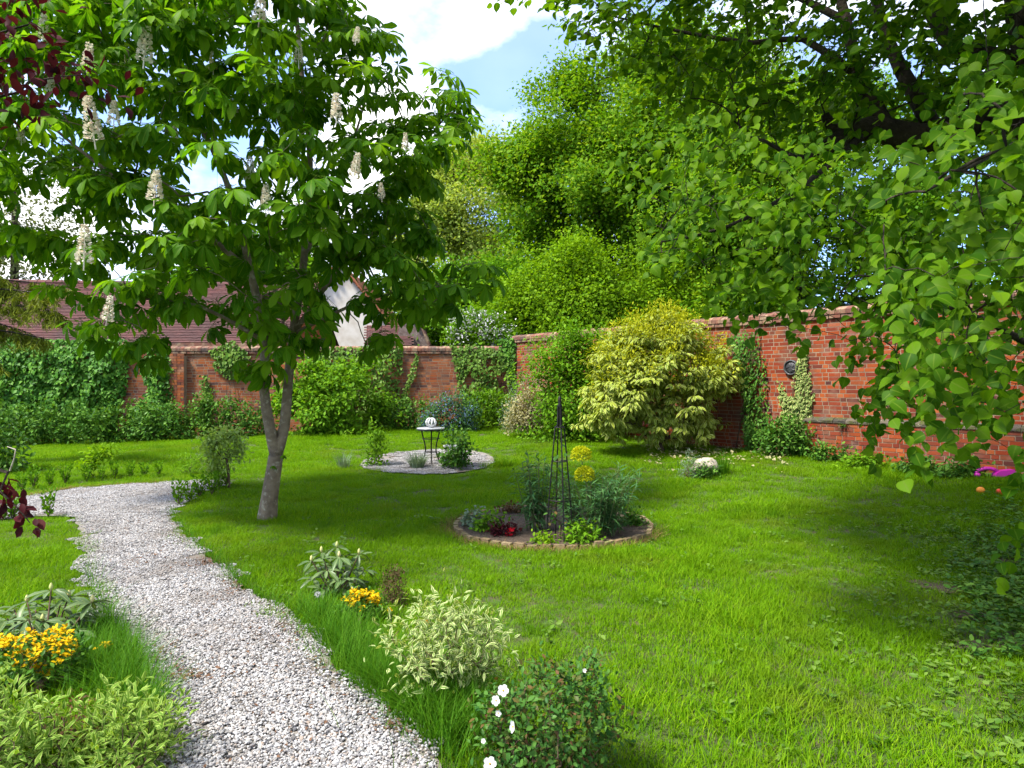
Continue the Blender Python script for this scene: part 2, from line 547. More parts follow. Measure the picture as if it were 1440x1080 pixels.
# ================================================================== leaf shapes
def leaf_t(prof, fold=.18, curve=.18, twist=0.0):
    """leaf along +Y, face up +Z; returns vertices, triangles, edge weight"""
    V, E, Fc = [], [], []
    n = len(prof)
    idx = []
    for i, (t, w) in enumerate(prof):
        z = -curve * t * t
        if w <= 1e-6:
            V.append((0, t, z)); E.append(0.5 if i else 0.0)
            idx.append((len(V) - 1,) * 3)
        else:
            a = twist * t
            V.append((0, t, z)); E.append(0)
            V.append((-w, t, z + fold * w - a * w)); E.append(1)
            V.append((w, t, z + fold * w + a * w)); E.append(1)
            idx.append((len(V) - 2, len(V) - 3, len(V) - 1))
    for i in range(n - 1):
        a, b = idx[i], idx[i + 1]
        for s0, s1 in ((0, 1), (1, 2)):
            q = [a[s0], a[s1], b[s1], b[s0]]
            u = []
            for k in q:
                if k not in u:
                    u.append(k)
            if len(u) == 4:
                Fc += [[u[0], u[1], u[2]], [u[0], u[2], u[3]]]
            elif len(u) == 3:
                Fc.append(u)
    return np.array(V, float), np.array(Fc, int), np.array(E, float)


def join_t(ts):
    V, Fc, E, n = [], [], [], 0
    for v, f, e in ts:
        V.append(v); Fc.append(f + n); E.append(e); n += len(v)
    return np.vstack(V), np.vstack(Fc), np.concatenate(E)


def xf_t(t, M3, off=(0, 0, 0)):
    return t[0] @ np.asarray(M3, float).T + np.asarray(off, float), t[1], t[2]


def rz(a):
    c, s = math.cos(a), math.sin(a)
    return np.array([[c, -s, 0], [s, c, 0], [0, 0, 1.]])


def rx(a):
    c, s = math.cos(a), math.sin(a)
    return np.array([[1, 0, 0], [0, c, -s], [0, s, c]])


OVAL = [(0, 0), (.25, .2), (.55, .27), (.82, .15), (1, 0)]
LANCE = [(0, 0), (.3, .12), (.6, .12), (1, 0)]
NARROW = [(0, 0), (.4, .065), (1, 0)]
SERR = [(0, 0), (.05, .22), (.12, .33), (.17, .345), (.25, .425), (.30, .43), (.40, .465), (.45, .445), (.54, .435), (.59, .39), (.68, .355), (.73, .30), (.81, .235), (.86, .15), (.93, .085), (1.04, 0)]
ROUND = [(0, 0), (.08, .28), (.3, .46), (.55, .45), (.8, .27), (.92, .1), (1, 0)]
T_OVAL = [leaf_t(OVAL, .25, .15), leaf_t(OVAL, .35, .3), leaf_t([(0, 0), (.3, .24), (.65, .24), (1, 0)], .2, .05)]
T_SMALL = [leaf_t([(0, 0), (.45, .3), (1, 0)], .3, .12), leaf_t([(0, 0), (.5, .25), (1, 0)], .15, .2)]
T_LANCE = [leaf_t(LANCE, .3, .15), leaf_t(LANCE, .3, .35), leaf_t([(0, 0), (.35, .15), (.7, .10), (1, 0)], .3, .05)]
T_NARROW = [leaf_t(NARROW, .3, .15), leaf_t(NARROW, .3, .35)]
T_IVY = [leaf_t([(0, 0), (.1, .38), (.35, .42), (.65, .2), (1, 0)], .2, .12), leaf_t([(0, 0), (.15, .33), (.45, .36), (1, 0)], .15, .2)]
T_LIME = [leaf_t(ROUND, .5, .5, .2), leaf_t([(0, 0), (.07, .25), (.3, .40), (.55, .42), (.8, .24), (.95, .06), (1.05, 0)], -.15, .35, -.2), leaf_t(ROUND, .16, .12, .1), leaf_t(ROUND, .28, .28, -.12), leaf_t([(0, 0), (.06, .33), (.3, .48), (.58, .41), (.82, .22), (.93, .07), (1.03, 0)], .1, .2), leaf_t(ROUND, .4, .1, .15)]
T_LIMEN = [leaf_t(SERR, .14, .1, .12), leaf_t(SERR, .3, .32, -.15), leaf_t(SERR, .45, .15, .2), leaf_t(SERR, .22, .5, -.1), leaf_t([(t, w * .9) for t, w in SERR], -.12, .3, .25), leaf_t([(t, w * 1.06) for t, w in SERR], .35, .05, -.2)]
T_RHODO = [leaf_t([(0, 0), (.2, .08), (.55, .15), (.85, .09), (1, 0)], .35, .2), leaf_t([(0, 0), (.2, .08), (.55, .14), (.85, .09), (1, 0)], .5, .4)]
T_GOLDL = [leaf_t([(0, 0), (.25, .13), (.55, .2), (.85, .1), (1, 0)], .35, .2), leaf_t([(0, 0), (.3, .16), (.6, .18), (1, 0)], .3, .35)]
def far_leaf(w, f):
    return np.array([(0, 0, 0), (-w, .5, f), (0, 1, -.1), (w, .5, f)], float), np.array([[0, 2, 1], [0, 3, 2]]), np.zeros(4)


T_BG = [far_leaf(.36, .12), far_leaf(.42, -.1), far_leaf(.3, .2)]
T_PETAL = [leaf_t([(0, 0), (.4, .3), (.8, .4), (1, 0)], .1, -.15)]


def chestnut_t(seed):
    r = random.Random(seed)
    ts = []
    n = r.choice((5, 7, 7))
    for i in range(n):
        a = (i - (n - 1) / 2) * math.radians(46 if n == 7 else 52) + r.uniform(-.1, .1)
        L = (1 - .42 * abs(i - (n - 1) / 2) / ((n - 1) / 2)) * r.uniform(.9, 1.06)
        t = leaf_t([(0, 0), (.12, .035), (.45, .15), (.72, .205), (.9, .11), (1, 0)], r.uniform(.2, .45), r.uniform(.1, .5), r.uniform(-.2, .2))
        t = xf_t(t, np.eye(3) * L)
        t = xf_t(t, rz(-a) @ rx(-r.uniform(.08, .6)))
        ts.append(t)
    v, f, e = join_t(ts)
    st = MB(); st.tube([(0, -.75, .1), (0, -.4, .06), (0, 0, 0)], [.010, .009, .012], 3, cap=False)
    sv = np.vstack(st.v)
    q = np.vstack(st.f[4])
    sf = np.vstack([q[:, [0, 1, 2]], q[:, [0, 2, 3]]])
    return join_t([(v, f, e), (sv, sf, np.zeros(len(sv)))])


T_CHEST = [chestnut_t(i) for i in range(7)]


def frames(D, N):
    D = norm(D)
    S = norm(np.cross(D, N))
    N2 = np.cross(S, D)
    return np.stack([S, D, N2], axis=-1)


_meshcache = {}


BOUGH = 11


def place(root, tmpl, P, D, N, S, mat, nparts=0, part='leaf', rest='foliage', smooth=True, reach=0.0):
    """leaves at P: the ones that show largest become parts of their own, the others one joined part"""
    P = np.asarray(P, float)
    n = len(P)
    if n == 0:
        return
    Mx = frames(D, N) * np.asarray(S, float)[:, None, None]
    r = RNG.random(n)
    pick = RNG.integers(0, len(tmpl), n)
    own = np.zeros(n, bool)
    if nparts > 0:
        X, Y, Z = P[:, 0], np.maximum(P[:, 1], .3), P[:, 2]
        u, v = 720 + F * X / Y, 540 - F * (Z - EYE) / Y
        score = np.asarray(S, float) / Y * RNG.uniform(.75, 1.25, n)
        score[(u < 0) | (u > 1440) | (v < 0) | (v > 1080)] = -1
        order = np.argsort(-score)[:nparts]
        own[order[score[order] > 0]] = True
    loc = np.array(tuple(root.location))
    for k in np.nonzero(own)[0]:
        key = (id(tmpl), int(pick[k]), mat.name, part)
        me = _meshcache.get(key)
        if me is None:
            mb = MB()
            mb.add(*tmpl[pick[k]][:2], 0.0, tmpl[pick[k]][2])
            me = _meshcache[key] = mb.mesh(part, mat, smooth)
        o = bpy.data.objects.new(part, me)
        m4 = np.eye(4)
        m4[:3, :3] = Mx[k]
        m4[:3, 3] = P[k] - loc
        o.parent = root
        o.matrix_local = Matrix(m4.tolist())
        COL.objects.link(o)
    mb = MB()
    for j in range(len(tmpl)):
        q = (pick == j) & ~own
        mb.inst(tmpl[j], P[q], Mx[q], r[q])
    if mb.v:
        mb.build(rest, mat, root, smooth, kind='stuff')


# ================================================================== branching
class Skel:
    def __init__(s):
        s.p, s.par, s.rmin, s.ch = [], [], [], []

    def node(s, p, par, rmin=0.0):
        s.p.append(np.array(tuple(p), float)); s.par.append(par); s.rmin.append(rmin)
        return len(s.p) - 1

    def limb(s, pts, rad, start=None):
        """explicit limb; pts world points; start: node index to grow from"""
        pts = [np.array(tuple(p), float) for p in pts]
        P = []
        for i in range(len(pts) - 1):
            k = max(2, int(np.linalg.norm(pts[i + 1] - pts[i]) / .25))
            for j in range(k):
                P.append((i + j / k))
        P.append(len(pts) - 1)
        tt = np.array(P)
        A = np.array(pts)
        # Catmull-Rom
        def cr(t):
            i = min(int(t), len(A) - 2); f = t - i
            p0, p1, p2, p3 = A[max(i - 1, 0)], A[i], A[i + 1], A[min(i + 2, len(A) - 1)]
            return .5 * (2 * p1 + (p2 - p0) * f + (2 * p0 - 5 * p1 + 4 * p2 - p3) * f * f + (3 * p1 - p0 - 3 * p2 + p3) * f ** 3)
        rr = np.interp(tt, np.arange(len(rad)), rad)
        last = start
        ids = []
        for t, q in zip(tt, rr):
            last = s.node(cr(t), last, q)
            ids.append(last)
        return ids

    def grow(s, targets, bow=.12, jit=.04, kseg=4, up=.5):
        T = np.asarray(targets, float)
        base = np.array(s.p)
        d0 = np.linalg.norm(T[:, None] - base[None], axis=2).min(1)
        leaves = []
        for ti in np.argsort(d0):
            t = T[ti]
            A = np.array(s.p)
            d = np.linalg.norm(A - t, axis=1) + up * np.maximum(0, A[:, 2] - t[2] + .05)
            i = int(np.argmin(d))
            L = np.linalg.norm(A[i] - t)
            last = i
            for k in range(1, kseg + 1):
                f = k / kseg
                p = A[i] * (1 - f) + t * f + np.array([0, 0, bow * L * math.sin(math.pi * f)])
                if k < kseg:
                    p = p + RNG.normal(0, jit * L * .5, 3)
                last = s.node(p, last)
            leaves.append(last)
        return leaves

    def build(s, rt=.004, expo=.5, split=None, sides=5):
        """returns two mesh builders: explicit limbs and grown branches"""
        n = len(s.p)
        load = np.zeros(n)
        kids = [[] for _ in range(n)]
        for i in range(n):
            if s.par[i] is not None:
                kids[s.par[i]].append(i)
        for i in range(n - 1, -1, -1):
            if not kids[i]:
                load[i] += 1
            if s.par[i] is not None:
                load[s.par[i]] += load[i]
        r = rt * np.maximum(load, 1) ** expo
        for i in range(n):
            if s.rmin[i] > 0:
                r[i] = s.rmin[i]
            elif s.par[i] is not None:
                r[i] = min(r[i], r[s.par[i]] * .95)
        big, small = MB(), MB()
        done = set()
        for i in range(n):
            if i in done or (s.par[i] is not None and kids[s.par[i]][0] == i and (s.rmin[s.par[i]] > 0) == (s.rmin[i] > 0)):
                continue
            chain = []
            if s.par[i] is not None:
                chain.append(s.par[i])
            j = i
            while True:
                chain.append(j); done.add(j)
                nx = [k for k in kids[j] if (s.rmin[k] > 0) == (s.rmin[j] > 0)]
                if kids[j] and nx and nx[0] == kids[j][0]:
                    j = nx[0]
                else:
                    break
            if len(chain) > 1:
                rr = r[chain].copy()
                if s.par[i] is not None:
                    rr[0] = min(rr[0], rr[1] * 1.15)
                ex = s.rmin[i] > 0
                (big if ex else small).tube([s.p[k] for k in chain], rr, 10 if ex else sides)
        return big, small


def sample_poly(poly, n, Y0, D, hole=None, edgepx=90, bias=.6, clumps=0.0, ylim=None):
    """points in the volume whose outline is POLY (given in photograph pixels at distance Y0) and whose half-depth is D"""
    A = np.array(poly, float)
    lo, hi = A.min(0), A.max(0)
    out = np.zeros((0, 2))
    ph = RNG.uniform(0, 6.28, 6)
    while len(out) < n:
        q = RNG.uniform(lo, hi, (n * 3, 2))
        m = inpoly(q[:, 0], q[:, 1], poly)
        if hole is not None:
            for h in hole:
                m &= ~inpoly(q[:, 0], q[:, 1], h)
        if clumps > 0:
            k = 6.28 / 110
            w = np.sin(q[:, 0] * k + ph[0]) * np.sin(q[:, 1] * k + ph[1]) + .7 * np.sin(q[:, 0] * k * 1.9 + ph[2]) * np.sin(q[:, 1] * k * 1.7 + ph[3])
            m &= w > RNG.uniform(-1.7, clumps * 1.4 - .9, len(q)) - .3
        out = np.vstack([out, q[m]])
    out = out[:n]
    h = np.sqrt(np.clip(polydist(out[:, 0], out[:, 1], poly) / edgepx, .04, 1))
    u = RNG.uniform(-1, 1, n)
    u = np.sign(u) * np.abs(u) ** bias
    Y = Y0 + D * h * u
    return np.stack([(out[:, 0] - 720) / F * Y, Y, EYE + (540 - out[:, 1]) / F * Y], 1)


def cluster(C, per, mode, size, rad, droop, center, updir=.7, seed_axis=None):
    """leaf positions, directions, normals, sizes for clusters at C"""
    n = len(C)
    Cn = np.repeat(C, per, axis=0)
    N_ = n * per
    rnd = RNG.normal(0, 1, (N_, 3))
    S = RNG.uniform(size[0], size[1], N_)
    o = norm(Cn - np.asarray(center, float))
    if mode == 'ball':
        P = Cn + RNG.normal(0, 1, (N_, 3)) * rad
        D = norm(.45 * o + .8 * norm(rnd) + np.array([0, 0, -droop]))
        N = norm(.55 * norm(RNG.normal(0, 1, (N_, 3))) + np.array([0, 0, updir]) + .45 * o)
    elif mode == 'whorl':
        az = np.tile(np.arange(per) / per * 2 * math.pi, n) + np.repeat(RNG.uniform(0, 6.28, n), per) + RNG.normal(0, .25, N_)
        dz = -droop + RNG.normal(0, .3, N_)
        tilt = np.repeat(norm(np.concatenate([RNG.normal(0, .35, (n, 2)), np.ones((n, 1))], 1)), per, axis=0)
        D = np.stack([np.cos(az), np.sin(az), dz], 1) + .35 * o
        D = norm(D - .15 * tilt)
        N = norm(tilt + .15 * rnd + .25 * o)
        P = Cn + D * rad * RNG.uniform(.5, 1.2, (N_, 1))
    elif mode == 'spray':
        t = norm(.6 * norm(C - np.asarray(center, float)) + RNG.normal(0, .45, (n, 3)) * np.array([1, 1, .4]) + np.array([0, 0, -droop]))
        tn = np.repeat(t, per, axis=0)
        k = np.tile(np.arange(per), n)
        side = np.where(k % 2 == 0, 1., -1.)[:, None]
        up = np.array([0, 0, 1.]) + RNG.normal(0, .25, (n, 3))
        upn = np.repeat(up, per, axis=0)
        lat = norm(np.cross(tn, upn)) * side
        P = Cn + tn * ((k / per - .5) * rad * 2)[:, None] + RNG.normal(0, .01, (N_, 3))
        D = norm(.55 * tn + .8 * lat + .35 * norm(rnd) + np.array([0, 0, -droop * .7]))
        N = norm(upn * updir + .4 * norm(RNG.normal(0, 1, (N_, 3))) + .35 * o)
    return P, D, N, S


def plant(name, label, cat, poly, Y0, D, ncl, per, tmpl, size, mat, mode='ball', rad=.1, droop=.2, base=None, bark='twig', limbs=None, trunk_r=None,
          rt=.003, expo=.45, nparts=0, hole=None, group=None, edgepx=90, clumps=0.0, updir=.7, bow=.1, center=None, part='leaf', keep=None, twigs=True, trunkname='trunk', bias=.6, bough=None):
    """anything that grows: outline poly (photograph pixels at distance Y0), stems, leaf clusters"""
    A = np.array(poly, float)
    cx, cy = A.mean(0)
    if base is None:
        X = (cx - 720) / F * Y0
        base = Vector((X, Y0, gz(X, Y0)))
    base = Vector(base)
    root = thing(name, label, cat, base, group)
    if bough:
        # foliage carried in flattened boughs with gaps between them
        nb_ = max(8, ncl // BOUGH)
        B0 = sample_poly(poly, nb_, Y0, D, hole, edgepx, bias, clumps)
        C = np.repeat(B0, BOUGH, 0) + RNG.normal(0, 1, (nb_ * BOUGH, 3)) * np.array(bough)
        C[:, 2] -= .25 * np.hypot(*(C - np.repeat(B0, BOUGH, 0))[:, :2].T)
    else:
        C = sample_poly(poly, ncl, Y0, D, hole, edgepx, bias, clumps)
    g = ground(C[:, 0], C[:, 1])
    C[:, 2] = np.maximum(C[:, 2], g + .04)
    if keep is not None:
        C = C[keep(C)]
    if center is None:
        center = px(cx, cy, Y0)
        center = (center[0], center[1], center[2] - (A[:, 1].max() - A[:, 1].min()) / F * Y0 * .2)
    sk_ = Skel()
    if limbs:
        ids = None
        for pts, rr, st in limbs:
            start = None
            if st is not None:
                AA = np.array(sk_.p)
                start = int(np.argmin(np.linalg.norm(AA - np.array(tuple(pts[0])), axis=1)))
                sk_.limb([sk_.p[start]] + list(pts[1:]), rr, start)
            else:
                sk_.limb(pts, rr)
    else:
        sk_.node(base, None)
        top = np.array(tuple(base)) * .55 + np.asarray(center) * .45
        if trunk_r:
            sk_.p, sk_.par, sk_.rmin = [], [], []
            sk_.limb([base, top], [trunk_r, trunk_r * .7])
    if twigs:
        sk_.grow(C, bow=bow)
        big, small = sk_.build(rt, expo)
        if big.v:
            big.build(trunkname, M[bark], root, True)
        small.build('branchwork', M[bark], root, True, kind='stuff')
    P, Dd, N, S = cluster(C, per, mode, size, rad, droop, center, updir)
    ok = P[:, 2] > ground(P[:, 0], P[:, 1]) + .01
    place(root, tmpl, P[ok], Dd[ok], N[ok], S[ok], M[mat] if isinstance(mat, str) else mat, nparts, part)
    return root, C


def blades(mb, P, h, w, lean, az, seg=3, curl=.6, r=None):
    """grass-like blades rooted at P"""
    n = len(P)
    t = np.linspace(0, 1, seg + 1)
    dirx, diry = np.cos(az), np.sin(az)
    bend = lean[:, None] * (t[None] ** (1 + curl)) * h[:, None]
    z = h[:, None] * (t[None] - .25 * np.minimum(lean, 1.3)[:, None] * t[None] ** 2)
    cx_ = P[:, 0:1] + dirx[:, None] * bend
    cy_ = P[:, 1:2] + diry[:, None] * bend
    cz_ = P[:, 2:3] + z
    ww = w[:, None] * (1 - t[None] ** 1.6) * .5
    sx, sy = -diry[:, None] * ww, dirx[:, None] * ww
    L = np.stack([cx_ + sx, cy_ + sy, cz_], -1)
    R = np.stack([cx_ - sx, cy_ - sy, cz_], -1)
    V = np.stack([L, R], 2)[:, :, :, :].reshape(n, (seg + 1) * 2, 3)
    V = V[:, :-1]
    Fc = []
    for i in range(seg - 1):
        a = 2 * i
        Fc += [[a, a + 1, a + 3], [a, a + 3, a + 2]]
    a = 2 * (seg - 1)
    Fc.append([a, a + 1, a + 2])
    Fc = np.array(Fc)
    FF = Fc[None] + (np.arange(n) * V.shape[1])[:, None, None]
    if r is None:
        r = RNG.random(n)
    mb.add(V.reshape(-1, 3), FF.reshape(-1, 3), np.repeat(r, len(Fc)))


def tuft(name, label, cat, at, n, h, spread, w, mat, lean=.7, group=None, part='blades', root=None):
    at = Vector(at)
    root = root or thing(name, label, cat, at, group)
    a = RNG.uniform(0, 6.28, n)
    rr = spread * np.sqrt(RNG.random(n))
    P = np.stack([at.x + rr * np.cos(a), at.y + rr * np.sin(a), np.zeros(n)], 1)
    P[:, 2] = ground(P[:, 0], P[:, 1]) - .005
    mb = MB()
    blades(mb, P, RNG.uniform(h[0], h[1], n), RNG.uniform(w * .7, w * 1.2, n), RNG.uniform(.1, lean, n), a + RNG.normal(0, .6, n), 4)
    mb.build(part, M[mat], root, True, kind='stuff')
    return root


def scatter(name, variants, pts, yaw, scl, mat, smooth=False):
    """many copies of a few small patches, by geometry nodes on one object that carries the patches itself"""
    mb = MB()
    vid = []
    for k, v in enumerate(variants):
        for V, Fc, r in v:
            mb.add(V, Fc, r)
            vid.append(np.full(len(V), k))
    me = mb.mesh(name, mat, smooth)
    vid = np.concatenate(vid)
    n0, n = len(vid), len(pts)
    me.vertices.add(n)
    buf = np.empty((n0 + n) * 3, np.float32)
    me.vertices.foreach_get('co', buf)
    buf = buf.reshape(-1, 3)
    buf[n0:] = pts
    me.vertices.foreach_set('co', buf.ravel())
    ids = np.concatenate([vid, np.full(n, -1)]).astype(np.int32)
    me.attributes.new('vid', 'INT', 'POINT').data.foreach_set('value', ids)
    rot = np.zeros((n0 + n, 3), np.float32)
    rot[n0:, 2] = yaw
    me.attributes.new('turn', 'FLOAT_VECTOR', 'POINT').data.foreach_set('vector', rot.ravel())
    s_ = np.ones(n0 + n, np.float32)
    s_[n0:] = scl
    me.attributes.new('size', 'FLOAT', 'POINT').data.foreach_set('value', s_)
    pk = np.zeros(n0 + n, np.int32)
    pk[n0:] = RNG.integers(0, len(variants), n)
    me.attributes.new('pick', 'INT', 'POINT').data.foreach_set('value', pk)
    o = bpy.data.objects.new(name, me)
    COL.objects.link(o)
    o['kind'] = 'stuff'
    ng = bpy.data.node_groups.new(name + '_scatter', 'GeometryNodeTree')
    ng.interface.new_socket('Geometry', in_out='INPUT', socket_type='NodeSocketGeometry')
    ng.interface.new_socket('Geometry', in_out='OUTPUT', socket_type='NodeSocketGeometry')
    gi = ng.nodes.new('NodeGroupInput')
    go = ng.nodes.new('NodeGroupOutput')

    def attr(nm, typ):
        a = ng.nodes.new('GeometryNodeInputNamedAttribute')
        a.data_type = typ
        a.inputs['Name'].default_value = nm
        return a.outputs['Attribute']
    vida = attr('vid', 'INT')

    def sep(k):
        c = ng.nodes.new('FunctionNodeCompare')
        c.data_type = 'INT'
        c.operation = 'EQUAL'
        ng.links.new(vida, [i for i in c.inputs if i.name == 'A' and i.type == 'INT'][0])
        [i for i in c.inputs if i.name == 'B' and i.type == 'INT'][0].default_value = k
        s = ng.nodes.new('GeometryNodeSeparateGeometry')
        s.domain = 'POINT'
        ng.links.new(gi.outputs[0], s.inputs['Geometry'])
        ng.links.new(c.outputs[0], s.inputs['Selection'])
        return s.outputs['Selection']
    jn = ng.nodes.new('GeometryNodeJoinGeometry')
    for k in range(len(variants)):
        ti = ng.nodes.new('GeometryNodeGeometryToInstance')
        ng.links.new(sep(k), ti.inputs[0])
        ng.links.new(ti.outputs[0], jn.inputs[0])
    ip = ng.nodes.new('GeometryNodeInstanceOnPoints')
    ng.links.new(sep(-1), ip.inputs['Points'])
    ng.links.new(jn.outputs[0], ip.inputs['Instance'])
    ip.inputs['Pick Instance'].default_value = True
    ng.links.new(attr('pick', 'INT'), ip.inputs['Instance Index'])
    ng.links.new(attr('turn', 'FLOAT_VECTOR'), ip.inputs['Rotation'])
    ng.links.new(attr('size', 'FLOAT'), ip.inputs['Scale'])
    ng.links.new(ip.outputs[0], go.inputs[0])
    md = o.modifiers.new('scatter', 'NODES')
    md.node_group = ng
    return o


def struct(o):
    o['kind'] = 'structure'
    return o


# ================================================================== ground, path, beds
gx = np.unique(np.concatenate([np.linspace(-600, -40, 8), np.linspace(-40, -16, 13), np.arange(-16, 16.01, .35), np.linspace(16, 40, 13), np.linspace(40, 600, 8)]))
gy = np.unique(np.concatenate([np.linspace(-300, -4, 6), np.arange(-4, 24.01, .35), np.linspace(24, 60, 14), np.linspace(60, 900, 9)]))
GX, GY = np.meshgrid(gx, gy)
GZ = ground(GX, GY)
nx_, ny_ = len(gx), len(gy)
mb = MB()
ii = np.arange(nx_ * ny_).reshape(ny_, nx_)
mb.add(np.stack([GX.ravel(), GY.ravel(), GZ.ravel()], 1), np.stack([ii[:-1, :-1].ravel(), ii[:-1, 1:].ravel(), ii[1:, 1:].ravel(), ii[1:, :-1].ravel()], 1))
struct(mb.build('ground', M['soil'], smooth=True))

PATHPX = [(236, 1080), (226, 985), (212, 958), (198, 925), (173, 895), (147, 845), (133, 800), (113, 742), (108, 729), (40, 728), (-60, 738), (-160, 750),
          (-160, 722), (-60, 714), (0, 707), (40, 701), (62, 696), (100, 690), (150, 686), (230, 681), (280, 677), (318, 675), (322, 683), (288, 692), (246, 709), (234, 720),
          (263, 755), (310, 800), (343, 830), (400, 865), (457, 922), (480, 955), (560, 1020), (616, 1080)]
PATH = [tuple(gp(*p))[:2] for p in PATHPX]
PATH = [(-1.05, 1.2)] + PATH + [(.35, 1.2)]
TABLE = gp(607, 651)
CIRC = (TABLE.x - .08, TABLE.y + .1, 1.28)
BED = (.47, 7.92, 1.12)


def densify(poly, step):
    out = []
    for i in range(len(poly)):
        a, b = np.array(poly[i]), np.array(poly[(i + 1) % len(poly)])
        k = max(1, int(np.linalg.norm(b - a) / step))
        for j in range(k):
            p = a + (b - a) * j / k
            w = .035 * math.sin(p[0] * 7.3 + p[1] * 5.1) + .02 * math.sin(p[0] * 17 - p[1] * 13)
            out.append((p[0] + w, p[1] + w * .4))
    return out


def sheet(name, poly, mat, dz):
    """flat sheet that follows the ground inside a polygon"""
    import bmesh
    bm = bmesh.new()
    vs = [bm.verts.new((x, y, 0)) for x, y in poly]
    f = bm.faces.new(vs)
    bmesh.ops.triangulate(bm, faces=[f])
    for _ in range(3):
        bmesh.ops.subdivide_edges(bm, edges=[e for e in bm.edges if e.calc_length() > .5], cuts=1, use_grid_fill=True)
    bmesh.ops.triangulate(bm, faces=bm.faces[:])
    for v in bm.verts:
        v.co.z = gz(v.co.x, v.co.y) + dz
    for f in bm.faces:
        if f.normal.z < 0:
            f.normal_flip()
    me = bpy.data.meshes.new(name)
    bm.to_mesh(me)
    bm.free()
    me.materials.append(mat)
    o = bpy.data.objects.new(name, me)
    COL.objects.link(o)
    return o


PATHD = densify(PATH, .15)
struct(sheet('gravel_path', PATHD, M['gravel_base'], .02))
circ = [(CIRC[0] + CIRC[2] * math.cos(a) * 1.02, CIRC[1] + CIRC[2] * math.sin(a)) for a in np.linspace(0, 2 * math.pi, 48, endpoint=False)]
struct(sheet('gravel_patch', circ, M['gravel_base'], .025))
bedp = [(BED[0] + (BED[2] - .02) * math.cos(a), BED[1] + (BED[2] - .02) * math.sin(a)) for a in np.linspace(0, 2 * math.pi, 48, endpoint=False)]
struct(sheet('flower_bed_soil', bedp, M['bed_soil'], .035))


def bare(c, a, b, s):
    return [(c.x + a * (1 + .25 * math.sin(3 * t + s) + .15 * math.sin(5 * t + 2 * s)) * math.cos(t), c.y + b * (1 + .25 * math.sin(2 * t + s) + .2 * math.sin(7 * t - s)) * math.sin(t)) for t in np.linspace(0, 2 * math.pi, 26, endpoint=False)]


for i, (x, y, a, b) in enumerate([(1330, 828, .22, .15), (1395, 908, .30, .11), (1372, 868, .16, .10), (1425, 790, .25, .2), (1300, 820, .12, .08)]):
    struct(sheet('bare_soil', bare(gp(x, y), a, b, i * 1.7), M['bed_soil'], .012))
# ---- lawn grass
def grass_patch(nb, size, h, seed):
    mbp = MB()
    P = np.stack([RNG.uniform(-size, size, nb), RNG.uniform(-size, size, nb), np.full(nb, -.004)], 1)
    hh = RNG.uniform(h[0], h[1], nb)
    blades(mbp, P, hh, RNG.uniform(.0035, .0065, nb), RNG.uniform(.2, 1.25, nb), RNG.uniform(0, 6.28, nb), 3)
    k = 3
    return [(np.vstack(mbp.v), np.vstack(mbp.f[k]), np.concatenate(mbp.r[k]))]


def lawn_points(y0, y1, step):
    ys = np.arange(y0, y1, step)
    out = []
    for y in ys:
        w = .80 * y + 1.6
        xs = np.arange(-w, w, step)
        out.append(np.stack([xs + RNG.uniform(-.5, .5, len(xs)) * step, y + RNG.uniform(-.5, .5, len(xs)) * step], 1))
    q = np.vstack(out)
    m = ~inpoly(q[:, 0], q[:, 1], PATHD)
    m &= np.hypot(q[:, 0] - CIRC[0], q[:, 1] - CIRC[1]) > CIRC[2] + .02
    m &= np.hypot(q[:, 0] - BED[0], q[:, 1] - BED[1]) > BED[2] + .1
    d = (WA[0] - q[:, 0]) * .787 + (WA[1] - q[:, 1]) * .617
    m &= (d > .25) & (q[:, 1] < 19.3)
    return q[m]


DIRT = [(gp(1330, 830), .32, .22), (gp(1395, 905), .42, .16), (gp(1375, 870), .25, .15), (gp(1300, 822), .16, .10), (gp(1420, 790), .35, .3), (gp(1150, 1075), .12, .06), (gp(1350, 925), .2, .08)]


def dirtmask(q):
    m = np.zeros(len(q))
    for c, a, b in DIRT:
        m = np.maximum(m, 1 - np.hypot((q[:, 0] - c.x) / a, (q[:, 1] - c.y) / b))
    return np.clip(m * 1.6, 0, 1)


variants = [grass_patch(310, .17, (.02, .065), i) for i in range(5)] + [grass_patch(300, .17, (.03, .105), i) for i in range(2)]
q1 = lawn_points(2.0, 8.5, .175)
q2 = lawn_points(8.5, 19.4, .235)
qq = np.vstack([q1, q2])
qq = qq[RNG.random(len(qq)) > dirtmask(qq) * 1.2]
scl = np.concatenate([RNG.uniform(.8, 1.2, len(qq))])
scl *= np.where(qq[:, 1] > 8.5, 1.25, 1.0) * (.9 + .22 * np.sin(qq[:, 0] * 2.1 + 1.3 * np.sin(qq[:, 1] * 1.7)) * np.sin(qq[:, 1] * 2.3))
scatter('lawn_grass', variants, np.column_stack([qq, ground(qq[:, 0], qq[:, 1])]), RNG.uniform(0, 6.28, len(qq)), scl, M['grass'])

